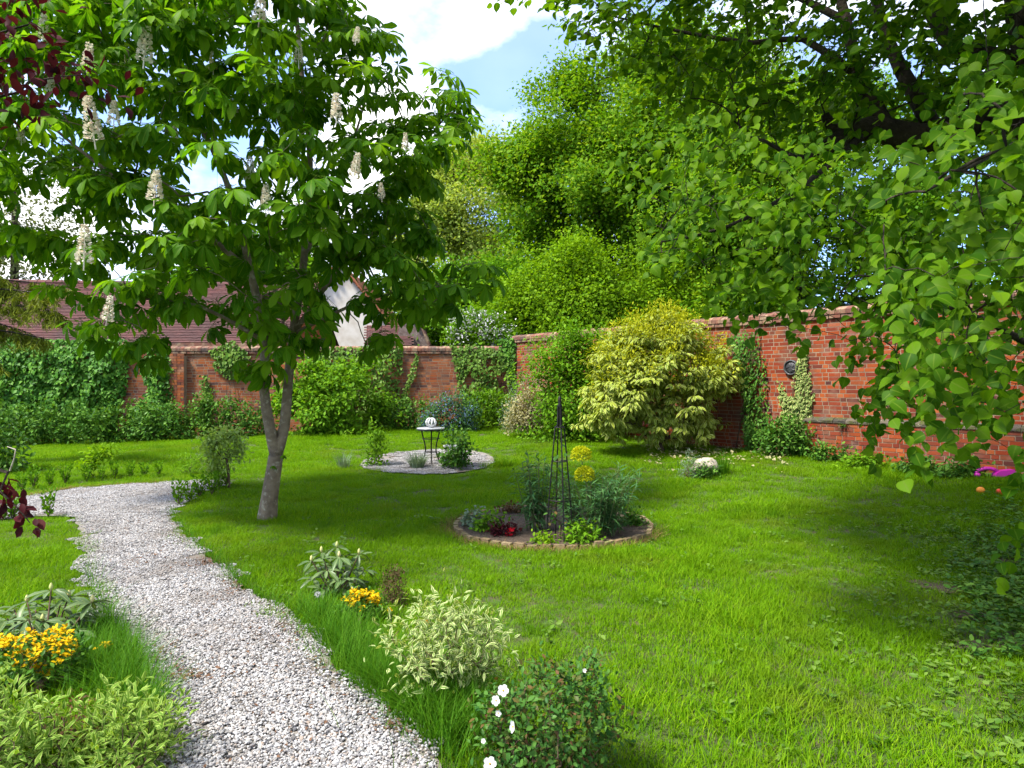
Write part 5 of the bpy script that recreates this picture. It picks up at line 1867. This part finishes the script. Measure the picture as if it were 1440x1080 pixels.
# ================================================================== round flower bed with its obelisk
edge = thing('bed_edging', 'low ring of worn buff edging bricks round the flower bed in the lawn', 'edging', (BED[0], BED[1], 0))
nb = 52
V8 = np.array([[-1, -1, -1], [1, -1, -1], [1, 1, -1], [-1, 1, -1], [-.94, -.8, 1], [.94, -.8, 1], [.94, .8, 1], [-.94, .8, 1]], float) * .5
bx_ = MB(); bx_.add(V8, [[0, 3, 2, 1], [4, 5, 6, 7], [0, 1, 5, 4], [1, 2, 6, 5], [2, 3, 7, 6], [3, 0, 4, 7]])
em = bx_.mesh('edging_brick', M['edging'])
for k in range(nb):
    a = 2 * math.pi * k / nb
    o = bpy.data.objects.new('edging_brick', em)
    r = BED[2] + RNG.normal(0, .006)
    o.location = (r * math.cos(a), r * math.sin(a), -.012 + RNG.normal(0, .008) + gz(BED[0] + r * math.cos(a), BED[1] + r * math.sin(a)))
    o.scale = (.055, 2 * math.pi * BED[2] / nb - .008, .12)
    o.rotation_euler = (RNG.normal(0, .04), RNG.normal(0, .06), a + RNG.normal(0, .03))
    o.parent = edge
    COL.objects.link(o)

ob0 = gp(787, 763); ob0.z = .03
obl = thing('obelisk', 'tall thin black metal obelisk plant support standing in the round flower bed', 'plant support', ob0)
for k in range(4):
    a = math.radians(14 + 90 * k)
    lg_ = MB()
    ca, sa = math.cos(a), math.sin(a)
    lg_.tube([(.15 * ca, .15 * sa, -.03), (.105 * ca, .105 * sa, .55), (.05 * ca, .05 * sa, 1.16), (.022 * ca, .022 * sa, 1.20), (.018 * ca, .018 * sa, 1.40)], .0075, 6)
    o = lg_.build('leg', M['iron'], None, True); o.parent = obl
for z, r in ((.42, .118), (.82, .083), (1.17, .052)):
    rg_ = MB()
    rg_.tube([(r * math.cos(a), r * math.sin(a), z) for a in np.linspace(0, 2 * math.pi, 21)], .006, 5)
    o = rg_.build('ring', M['iron'], None, True); o.parent = obl
fn = MB(); fn.lathe([(.02, 1.38), (.026, 1.40), (.012, 1.42), (.02, 1.45), (.014, 1.48), (0, 1.50)], seg=12)
o = fn.build('finial', M['iron'], None, True); o.parent = obl
cl2 = plant('climber', 'sparse reddish climber starting up the black obelisk', 'plant', [(776, 740), (778, 690), (784, 610), (790, 612), (798, 690), (800, 745)], ob0.y, .1, 26, 3, T_OVAL, (.035, .06), 'cistus', rad=.03, base=ob0, edgepx=20, nparts=60)[0]
pt = gp(794, 752); pt.z = .035
pl_ = thing('plant_label', 'white plastic plant label stuck in the soil beside the obelisk', 'plant label', pt)
b_ = MB(); b_.box((0, 0, .105), (.055, .003, .09)); o = b_.build('tag', M['white'], None); o.parent = pl_
b_ = MB(); b_.add([(-.012, 0, .06), (.012, 0, .06), (.003, .0, -.03), (-.003, 0, -.03), (-.012, .003, .06), (.012, .003, .06), (.003, .003, -.03), (-.003, .003, -.03)], [[0, 1, 2, 3], [7, 6, 5, 4], [0, 3, 7, 4], [1, 5, 6, 2]]); o = b_.build('stake', M['white'], None); o.parent = pl_
pl_.rotation_euler = (-.12, .1, .25)


def stems(name, label, base_px, n, h, spread, tmpl, lsize, mat, per=26, lean=.25, droop=-.5, top=None, nparts=0, cat='plant', keep_h=None):
    at = gp(*base_px); at.z += .03
    root = thing(name, label, cat, at)
    mb = MB()
    P, D, N, S, tops = [], [], [], [], []
    for i in range(n):
        a = RNG.uniform(0, 6.28); r = spread[0] * math.sqrt(RNG.random())
        b = at + Vector((r * math.cos(a), r * math.sin(a), -.03))
        H = RNG.uniform(*h)
        k = lean * RNG.uniform(.4, 1.2) * r / max(spread[0], .01)
        tpt = b + Vector((math.cos(a) * k * H + math.cos(a) * (spread[1] - spread[0]) * r / spread[0], math.sin(a) * k * H + math.sin(a) * (spread[1] - spread[0]) * r / spread[0], H))
        m = (b + tpt) / 2 + Vector((-math.cos(a) * .03, -math.sin(a) * .03, .04))
        pts = [b * (1 - t) ** 2 + m * 2 * t * (1 - t) + tpt * t * t for t in np.linspace(0, 1, 5)]
        mb.tube(pts, [.006, .0055, .005, .004, .003], 4, RNG.random(), cap=False)
        tops.append(tpt)
        for j in range(per):
            t = RNG.uniform(.15, 1.02)
            q = b * (1 - t) ** 2 + m * 2 * t * (1 - t) + tpt * t * t
            az = j * 2.4 + RNG.normal(0, .3)
            P.append(tuple(q)); D.append((math.cos(az), math.sin(az), -droop + RNG.normal(0, .25) + (t > .9) * .6))
            N.append((RNG.normal(0, .3), RNG.normal(0, .3), 1)); S.append(RNG.uniform(*lsize) * (1.1 - .45 * max(t - .6, 0)))
    mb.build('stems', M['stem'], root, True, kind='stuff')
    place(root, tmpl, np.array(P), np.array(D), np.array(N), np.array(S), M[mat], nparts)
    return root, tops


stems('spurge', 'tall blue green leafy plant in the bed, left of the black obelisk', (757, 748), 19, (.5, .9), (.13, .19), T_NARROW, (.10, .17), 'blue_green', per=40, lean=.15, droop=-.15)
eu, _t = stems('spurge', 'blue green spurge in the bed with two domed yellow flower heads, right of the obelisk', (836, 752), 60, (.45, .72), (.27, .40), T_NARROW, (.09, .15), 'blue_green', per=40, lean=.3, droop=-.15)
for (x, y, r, dy) in ((817, 642, .105, .05), (822, 670, .10, -.18)):
    c = px(x, y, gp(836, 752).y + dy)
    n = 1100
    v = norm(RNG.normal(0, 1, (n, 3))); v[:, 2] = np.where(v[:, 2] < -.35, -v[:, 2], v[:, 2])
    P = np.array(tuple(c)) + v * r * np.array([1, 1, 1.0]) * RNG.uniform(.8, 1.05, (n, 1))
    mb = MB()
    mb.inst(T_SMALL[0], P, frames(v + RNG.normal(0, .7, (n, 3)), v + np.array([0, 0, .6])) * RNG.uniform(.016, .028, n)[:, None, None], RNG.random(n))
    b = gp(836, 752)
    mb.build('flower_head', M['lemon'], eu)
    sm = MB(); sm.tube([Vector((c.x + (b.x - c.x) * .5, b.y, .03)), c * .6 + b * .4 + Vector((0, 0, .05)), c], [.008, .007, .006], 5)
    sm.build('flower_stem', M['stem'], eu, True)
for lab, poly, y0x, mt_, n in (
        ('small bright green leafy plant at the front of the bed right of the plant label', [(795, 768), (800, 742), (825, 735), (842, 750), (838, 766)], (815, 766), 'bright_shrub', 45),
        ('little green plant at the left side of the round bed', [(672, 752), (674, 728), (690, 718), (706, 728), (704, 748)], (690, 750), 'bright_shrub', 40),
        ('grey feathery plant at the far left inside the round bed', [(652, 742), (654, 728), (668, 718), (678, 728), (676, 744)], (665, 744), 'grey_green', 30),
        ('dark bushy plant at the right inside the round bed', [(874, 742), (876, 722), (890, 716), (904, 728), (902, 744)], (888, 742), 'dark_shrub', 40),
        ('yellow green sprig at the very front of the bed by the obelisk', [(750, 766), (752, 755), (764, 750), (775, 758), (774, 768)], (762, 767), 'tree_lime', 20),
        ('brown twiggy plant at the back of the round bed left of the obelisk', [(700, 722), (705, 712), (730, 710), (742, 716), (738, 726)], (722, 724), 'brown_leaf', 24)):
    s = gp(*y0x)
    plant('bedding_plant', lab, 'plant', poly, s.y, .12, n, 12, T_OVAL, (.035, .06), mt_, rad=.04, base=s + Vector((0, 0, .02)), edgepx=14, nparts=0)
s = gp(708, 756)
rp, RC = plant('bedding_plant', 'dark red leaved plant with a bright red flower at the front left of the bed', 'plant', [(694, 756), (696, 738), (710, 732), (724, 742), (722, 758)], s.y, .12, 34, 12, T_OVAL, (.03, .055), 'copper', rad=.04, base=s + Vector((0, 0, .02)), edgepx=14)
mb = MB()
for x, y in ((716, 746), (718, 750), (713, 751), (720, 744)):
    p = px(x, y, s.y - .1)
    mb.inst(T_PETAL[0], np.repeat([tuple(p)], 9, 0), frames(RNG.normal(0, 1, (9, 3)), RNG.normal(0, 1, (9, 3))) * .03, RNG.random(9))
mb.build('flower', M['red_petal'], rp)

# ================================================================== stone in the lawn, toys, fallen petals
s0 = gp(991, 670)
stn = thing('boulder', 'pale rounded stone half overgrown in the lawn in front of the golden bush', 'stone', s0)
import bmesh
bm = bmesh.new()
bmesh.ops.create_icosphere(bm, subdivisions=4, radius=1)
for v in bm.verts:
    c = v.co
    k = 1 + .09 * math.sin(c.x * 3.1 + 1) * math.sin(c.y * 2.7) + .06 * math.sin(c.z * 5 + c.x * 4) + .03 * math.sin(c.x * 11 + c.y * 9)
    v.co = Vector((c.x * .21 * k, c.y * .18 * k, max(c.z, -.6) * .15 * k + .16 + .02 * c.x))
me = bpy.data.meshes.new('stone'); bm.to_mesh(me); bm.free()
me.polygons.foreach_set('use_smooth', np.ones(len(me.polygons), bool)); me.materials.append(M['stone'])
o = bpy.data.objects.new('rock', me); COL.objects.link(o); o.parent = stn
sp = s0 + Vector((-.28, -.05, 0))
plant('low_plant', 'grey blue soft plant at the left of the pale lawn stone', 'plant', [(958, 672), (960, 652), (972, 642), (984, 650), (988, 674)], sp.y, .16, 40, 16, T_NARROW, (.05, .09), 'grey_green', rad=.06, base=sp, edgepx=16)
sp = s0 + Vector((0, -.2, 0))
plant('low_plant', 'small leafy plant growing over the front of the pale lawn stone', 'plant', [(972, 674), (976, 660), (992, 656), (1010, 662), (1012, 676)], sp.y, .10, 34, 14, T_OVAL, (.035, .06), 'dark_shrub', rad=.05, base=sp, edgepx=14)
tuft('grass_clump', 'upright clump of tall grass at the right of the pale lawn stone', 'plant', s0 + Vector((.30, 0, 0)), 170, (.2, .48), .09, .009, 'long_grass', lean=.45)

mg = gp(1397, 672)
mb = MB()
toy = thing('toy', 'magenta plastic toy with a curved handle lying at the shady wall foot', 'toy', mg)
a = np.linspace(math.pi, .1, 12)
mb.tube([(-.08 + .16 * math.cos(t), .02, .06 + .075 * math.sin(t)) for t in a], [.026] * 12, 8)
o = mb.build('handle', M['magenta'], None, True); o.parent = toy
mb = MB()
prof = [(-.02, .02), (.02, .0), (.10, .02), (.26, .085), (.255, .125), (.10, .11), (.03, .10), (-.01, .06)]
V = [(x + .02, y, z) for y in (-.05, .05) for x, z in prof]
n = len(prof)
mb.add(V, [[i, (i + 1) % n, n + (i + 1) % n, n + i] for i in range(n)])
mb.add(V, [list(range(n))[::-1], [n + i for i in range(n)]])
o = mb.build('body', M['magenta'], None); o.parent = toy
md = o.modifiers.new('bevel', 'BEVEL'); md.width = .012; md.segments = 2
mb = MB()
mb.lathe([(0, 0), (.035, .005), (.045, .03), (.03, .05), (0, .055)], (-.235, 0, .02), 12)
o = mb.build('knob', M['magenta'], None, True); o.parent = toy
for nm, lab, x, y, mt_, r in (('fruit', 'fallen orange fruit lying in the grass below the magenta toy', 1379, 695, 'orange', .05), ('ball', 'small glossy red ball lying in the grass right of the orange fruit', 1406, 697, 'red', .046)):
    p = gp(x, y)
    t = thing(nm, lab, nm, p)
    b_ = MB()
    prof = [(0, .06 * r)] + [(r * math.sin(q) * (1 - .06 * math.cos(q)), r - r * math.cos(q) * .95) for q in np.linspace(.15, math.pi - .15, 11)] + [(0, r * 1.86 if nm == 'fruit' else r * 1.95)]
    b_.lathe(prof, seg=18)
    o = b_.build('skin', M[mt_], None, True); o.parent = t
    b_ = MB()
    if nm == 'fruit':
        b_.tube([(0, 0, r * 1.8), (.004, 0, r * 2.1), (.016, 0, r * 2.3)], .004, 5)
        o = b_.build('stalk', M['twig'], None, True); o.parent = t
    else:
        b_.lathe([(.0, r * 1.96), (.008, r * 1.955), (.009, r * 1.93)], seg=8)
        o = b_.build('valve', M['iron'], None, True); o.parent = t

# pale fallen leaves below the golden bush, small weeds in the lawn
mb = MB()
n = 420
x, y = RNG.uniform(905, 1110, n), RNG.normal(640, 9, n)
P = np.array([tuple(gp(a, max(b, 626))) for a, b in zip(x, y)])
P[:, 2] += .065
mb.inst(T_SMALL[0], P, frames(np.column_stack([RNG.normal(0, 1, (n, 2)), RNG.normal(0, .2, n)]), np.column_stack([RNG.normal(0, .5, (n, 2)), np.ones(n)])) * RNG.uniform(.04, .11, n)[:, None, None], RNG.random(n))
o = mb.build('fallen_leaves', M['cream_var']); o['kind'] = 'stuff'


def weeds(name, pts, mat, size, per=7, h=.05):
    P = np.repeat(pts, per, 0)
    n = len(P)
    az = RNG.uniform(0, 6.28, n)
    P = P + np.column_stack([np.cos(az) * .02, np.sin(az) * .02, RNG.uniform(.2, 1.0, n) * h])
    D = np.column_stack([np.cos(az), np.sin(az), RNG.uniform(-.1, .6, n)])
    N = np.column_stack([RNG.normal(0, .35, (n, 2)), np.ones(n)])
    mb = MB()
    for j in range(len(T_OVAL)):
        q = np.arange(n) % len(T_OVAL) == j
        mb.inst(T_OVAL[j], P[q], frames(D[q], N[q]) * RNG.uniform(size[0], size[1], q.sum())[:, None, None], RNG.random(q.sum()))
    o = mb.build(name, M[mat], smooth=True); o['kind'] = 'stuff'


X, Y = RNG.uniform(-2.5, 5.2, 5200), RNG.uniform(2.4, 8.5, 5200)
u = 720 + F * X / Y
w = np.clip((u - 1080) / 300, 0, 1) * .8 + .05 + .35 * (np.sin(X * 4.1) * np.sin(Y * 3.3) > .35)
w *= np.where(u > 1290, .9, .35)
m = (RNG.random(5200) < w) & ~inpoly(X, Y, PATHD) & (np.hypot(X - BED[0], Y - BED[1]) > BED[2] + .15)
X, Y = X[m], Y[m]
m = dirtmask(np.stack([X, Y], 1)) < .75
X, Y = X[m], Y[m]
weeds('lawn_weeds', np.column_stack([X, Y, ground(X, Y)]), 'ivy_light', (.025, .055))
pp = [gp(x + RNG.uniform(-60, 60), y + RNG.uniform(-50, 50)) for x, y in [(1400, 760), (1430, 830), (1420, 880), (1390, 800), (1440, 740)] for _ in range(90)]
weeds('ground_cover', np.array([tuple(p) for p in pp]), 'dark_shrub', (.03, .065), 8, .09)

# ================================================================== foreground planting
def rhodo(label, heads, base_px, Y, mat='rhodo', ls=(.10, .16), per=9):
    b = gp(*base_px)
    root = thing('rhododendron', label, 'shrub', b)
    mb, bud = MB(), []
    P, D, N, S = [], [], [], []
    for i, (x, y, dy, main) in enumerate(heads):
        c = px(x, y, Y + dy)
        c.z = max(c.z, .06)
        mb.tube([b, (b + c) / 2 + Vector((0, 0, -.03)), c], [.008, .006, .0045], 5, cap=False)
        for k in range(per):
            az = k * 2 * math.pi / per + RNG.normal(0, .2)
            dz = RNG.normal(-.05, .25)
            P.append(tuple(c + Vector((.012 * math.cos(az), .012 * math.sin(az), -.01)))); D.append((math.cos(az), math.sin(az), dz)); N.append((RNG.normal(0, .2), RNG.normal(0, .2) - .1, 1)); S.append(RNG.uniform(*ls))
        if main:
            bud.append(c)
    mb.build('stems', M['twig'], root, True, kind='stuff')
    place(root, T_RHODO, np.array(P), np.array(D), np.array(N), np.array(S), M[mat], 300)
    for c in bud:
        bb = MB(); bb.lathe([(0, -.01), (.010, 0), (.013, .014), (.008, .032), (0, .042)], tuple(c), 8)
        bb.build('bud', M['bud'], root, True)
    return root


rhodo('rhododendron with long pale leaves and fat buds at the left frame edge beside the path', [(38, 845, .0, 1), (72, 828, .05, 1), (97, 838, .1, 1), (130, 845, .05, 1), (60, 872, -.1, 1), (10, 870, 0, 0), (95, 868, 0, 0), (30, 885, -.1, 0), (112, 872, .1, 0), (-20, 860, .1, 1), (75, 890, 0, 0), (50, 858, .15, 0), (5, 900, -.1, 0), (20, 858, .2, 0), (85, 850, .2, 0), (70, 880, -.15, 0), (40, 870, -.2, 0), (120, 860, .2, 0), (-5, 880, .1, 0), (55, 900, -.1, 0), (100, 885, -.1, 0)], (60, 925), 4.35, per=10)
rhodo('small rhododendron with pale buds in the lawn left of the dark heather', [(438, 788, -.05, 1), (474, 768, .05, 1), (477, 782, -.05, 1), (452, 775, .05, 1), (505, 778, .1, 1), (460, 800, -.1, 0), (495, 800, .05, 0), (480, 812, -.12, 0), (440, 812, .05, 0), (500, 818, .1, 0), (465, 820, 0, 0), (450, 795, .1, 0), (470, 798, .15, 0), (488, 790, .15, 0), (485, 825, -.05, 0), (455, 826, -.05, 0), (512, 800, .1, 0), (492, 812, -.12, 0)], (474, 838), 5.35, ls=(.09, .14))


def yellow_shrub(label, poly, Y0, D, ncl, base_px, hollow=None):
    b = gp(*base_px)
    r, C = plant('yellow_shrub', label, 'shrub', poly, Y0, D, ncl, 12, T_OVAL, (.022, .038), 'dark_shrub', rad=.03, base=b, edgepx=40, droop=-.2, nparts=0)
    zz = (C[:, 2] - C[:, 2].min()) / max(np.ptp(C[:, 2]), .01)
    sel = C[(RNG.random(len(C)) < np.clip(zz * 1.6 - .25, 0, 1) * .95) & (C[:, 1] < Y0 + D * .75)]
    for i, c in enumerate(sel):
        mb = MB()
        n = 14
        P = np.repeat(c[None], n, 0) + np.array([0, -.02, .03]) + RNG.normal(0, .009, (n, 3))
        az = RNG.uniform(0, 6.28, n)
        mb.inst(T_OVAL[i % 3], P, frames(np.column_stack([np.cos(az), np.sin(az), RNG.uniform(-.1, 1.1, n)]), RNG.normal(0, .4, (n, 3)) + np.array([0, -.4, .8])) * RNG.uniform(.018, .034, n)[:, None, None], RNG.random(n))
        mb.build('flower_cluster', M['yellow'], r, True)
    return r


yellow_shrub('low shrub covered in golden yellow flower clusters at the left edge of the frame', [(-60, 985), (-50, 905), (0, 895), (30, 893), (70, 898), (85, 886), (110, 890), (118, 915), (112, 950), (60, 975), (20, 990)], 3.75, .28, 230, (40, 985))
yellow_shrub('small shrub with golden yellow flower clusters beside the path grass, below the rhododendron', [(478, 885), (476, 845), (490, 835), (515, 835), (535, 845), (535, 870), (510, 888)], 4.75, .15, 85, (506, 893))
yellow_shrub('tiny sprig of yellow flowers in the grass at the path edge', [(142, 925), (146, 908), (156, 908), (158, 925)], 4.0, .05, 7, (150, 935))

s = gp(556, 853)
plant('heather', 'dark brown twiggy heather between the yellow shrub and the lawn', 'plant', [(538, 850), (540, 815), (546, 797), (556, 803), (566, 798), (570, 830), (566, 852)], s.y, .1, 110, 12, T_SMALL, (.012, .022), 'heather_leaf', rad=.025, base=s, edgepx=20, droop=-.5, rt=.002)
s = gp(565, 862)
s = gp(628, 985)
plant('variegated_shrub', 'pale cream and green variegated shrub between the path grass and the lawn', 'shrub', [(538, 890), (545, 868), (580, 872), (600, 845), (622, 848), (650, 860), (680, 868), (705, 895), (700, 925), (690, 955), (670, 965), (640, 960), (610, 972), (580, 968), (575, 935), (555, 912)], s.y - .1, .24, 180, 10, T_LANCE, (.035, .066), 'pale_var', mode='ball', rad=.05, droop=-.15, base=s, nparts=300, edgepx=60, clumps=.6, rt=.002)
s = gp(775, 1105)
cs, CC2 = plant('rock_rose', 'dark rock rose with brown buds and a few white flowers in the foreground', 'shrub', [(672, 1010), (690, 975), (735, 955), (760, 930), (800, 945), (835, 930), (852, 960), (870, 985), (868, 1030), (850, 1075), (840, 1120), (690, 1120), (680, 1060)], 2.85, .3, 420, 10, T_OVAL, (.018, .036), 'cistus', rad=.035, droop=.0, base=s, nparts=300, edgepx=90, clumps=.6, rt=.0018)
sel = CC2[RNG.random(len(CC2)) < .5]
mb = MB()
P = sel + np.column_stack([RNG.normal(0, .012, len(sel)), RNG.normal(-.03, .012, len(sel)), RNG.normal(.02, .01, len(sel))])
mb.inst(leaf_t([(0, 0), (.4, .35), (1, 0)], .8, .2), P, frames(RNG.normal(0, .6, (len(sel), 3)) + np.array([0, 0, -.6]), RNG.normal(0, 1, (len(sel), 3))) * RNG.uniform(.014, .026, len(sel))[:, None, None], RNG.random(len(sel)))
mb.build('dry_buds', M['brown_leaf'], cs, True, kind='stuff')


def flower(root, c, r, facing, name='flower'):
    e = bpy.data.objects.new(name, None)
    mbp = MB()
    f = Vector(facing).to_track_quat('Z', 'Y').to_matrix()
    n = 5
    T = leaf_t([(0, 0), (.3, .28), (.7, .46), (1, .3), (1.06, 0)], .12, -.12)
    for k in range(n):
        a = k * 2 * math.pi / n
        d = f @ Vector((math.cos(a), math.sin(a), .12))
        nn = f @ Vector((0, 0, 1))
        mbp.inst(T, [tuple(c)], frames(np.array([tuple(d)]), np.array([tuple(nn)])) * r, np.array([k / n]))
    o = mbp.build(name, M['white_petal'], root, True)
    ct = MB()
    cc = Vector(c) + f @ Vector((0, 0, r * .12))
    ct.add(IV * r * .17 + np.array(tuple(cc)), IF, .3)
    h = ct.build('flower_centre', M['yellow'], None, True, origin=root.location)
    h.location = (0, 0, 0)
    h.parent = o
    return o


for x, y, r, fc in ((708, 971, .030, (-.3, -1, .5)), (698, 985, .026, (-.5, -.8, .3)), (722, 1022, .030, (-.9, -.4, .2)), (701, 1003, .016, (-.2, -1, .2)), (689, 1074, .034, (-.1, -1, .6)), (822, 943, .012, (0, -1, .4)), (680, 1042, .013, (-.4, -1, .4))):
    flower(cs, px(x, y, 2.56 if y > 960 else 2.75), r * .72, fc)

for lab, poly, Y0, bp_, n in (
        ('light green variegated shrub filling the bottom left corner', [(-80, 1130), (-80, 960), (0, 962), (20, 975), (45, 985), (70, 1000), (90, 1030), (100, 1130)], 2.95, (20, 1120), 190),
        ('light green variegated shrub spilling onto the gravel, second from the corner', [(120, 1120), (122, 1040), (130, 1000), (150, 975), (190, 975), (225, 990), (242, 1000), (238, 1040), (228, 1075), (220, 1120)], 3.0, (175, 1115), 150)):
    s = gp(*bp_)
    plant('variegated_shrub', lab, 'shrub', poly, Y0, (.32), int(n * 1.4), 9, T_LANCE, (.034, .064), 'lime_var', rad=.045, droop=-.45, base=s, nparts=300, edgepx=70, clumps=.1, rt=.002)
s = gp(100, 1050)
plant('dead_stems', 'tangle of dry brown stems between the two light green variegated shrubs', 'plant', [(80, 1075), (85, 1000), (105, 975), (125, 1010), (125, 1075)], 3.1, .12, 60, 8, T_SMALL, (.015, .03), 'brown_leaf', rad=.04, base=s, edgepx=20, rt=.003)
# dandelions
for x, y, kind, lab in ((447, 836, 0, 'white dandelion clock in the long grass left of the small yellow shrub'), (600, 873, 1, 'yellow dandelion at the top of the pale variegated shrub'), (548, 858, 1, 'yellow dandelion beside the dark heather')):
    b = gp(x, y + 32)
    c = px(x, y, b.y)
    t = thing('dandelion', lab, 'flower', b)
    mb = MB(); mb.tube([b, (b + c) / 2 + Vector((.01, 0, .0)), c], [.0025, .0022, .002], 4)
    mb.build('stem', M['stem'], t, True)
    mb = MB()
    if kind == 0:
        n = 160
        v = norm(RNG.normal(0, 1, (n, 3)))
        mb.inst(T_NARROW[0], np.repeat([tuple(c)], n, 0), frames(v, RNG.normal(0, 1, (n, 3))) * .027, RNG.random(n))
        mb.build('seed_head', M['seed'], t)
    else:
        n = 50
        v = norm(RNG.normal(0, 1, (n, 3)) + np.array([0, -.5, .8]))
        mb.inst(T_LANCE[0], np.repeat([tuple(c)], n, 0), frames(v, RNG.normal(0, 1, (n, 3))) * .022, RNG.random(n))
        mb.build('flower_head', M['yellow'], t)
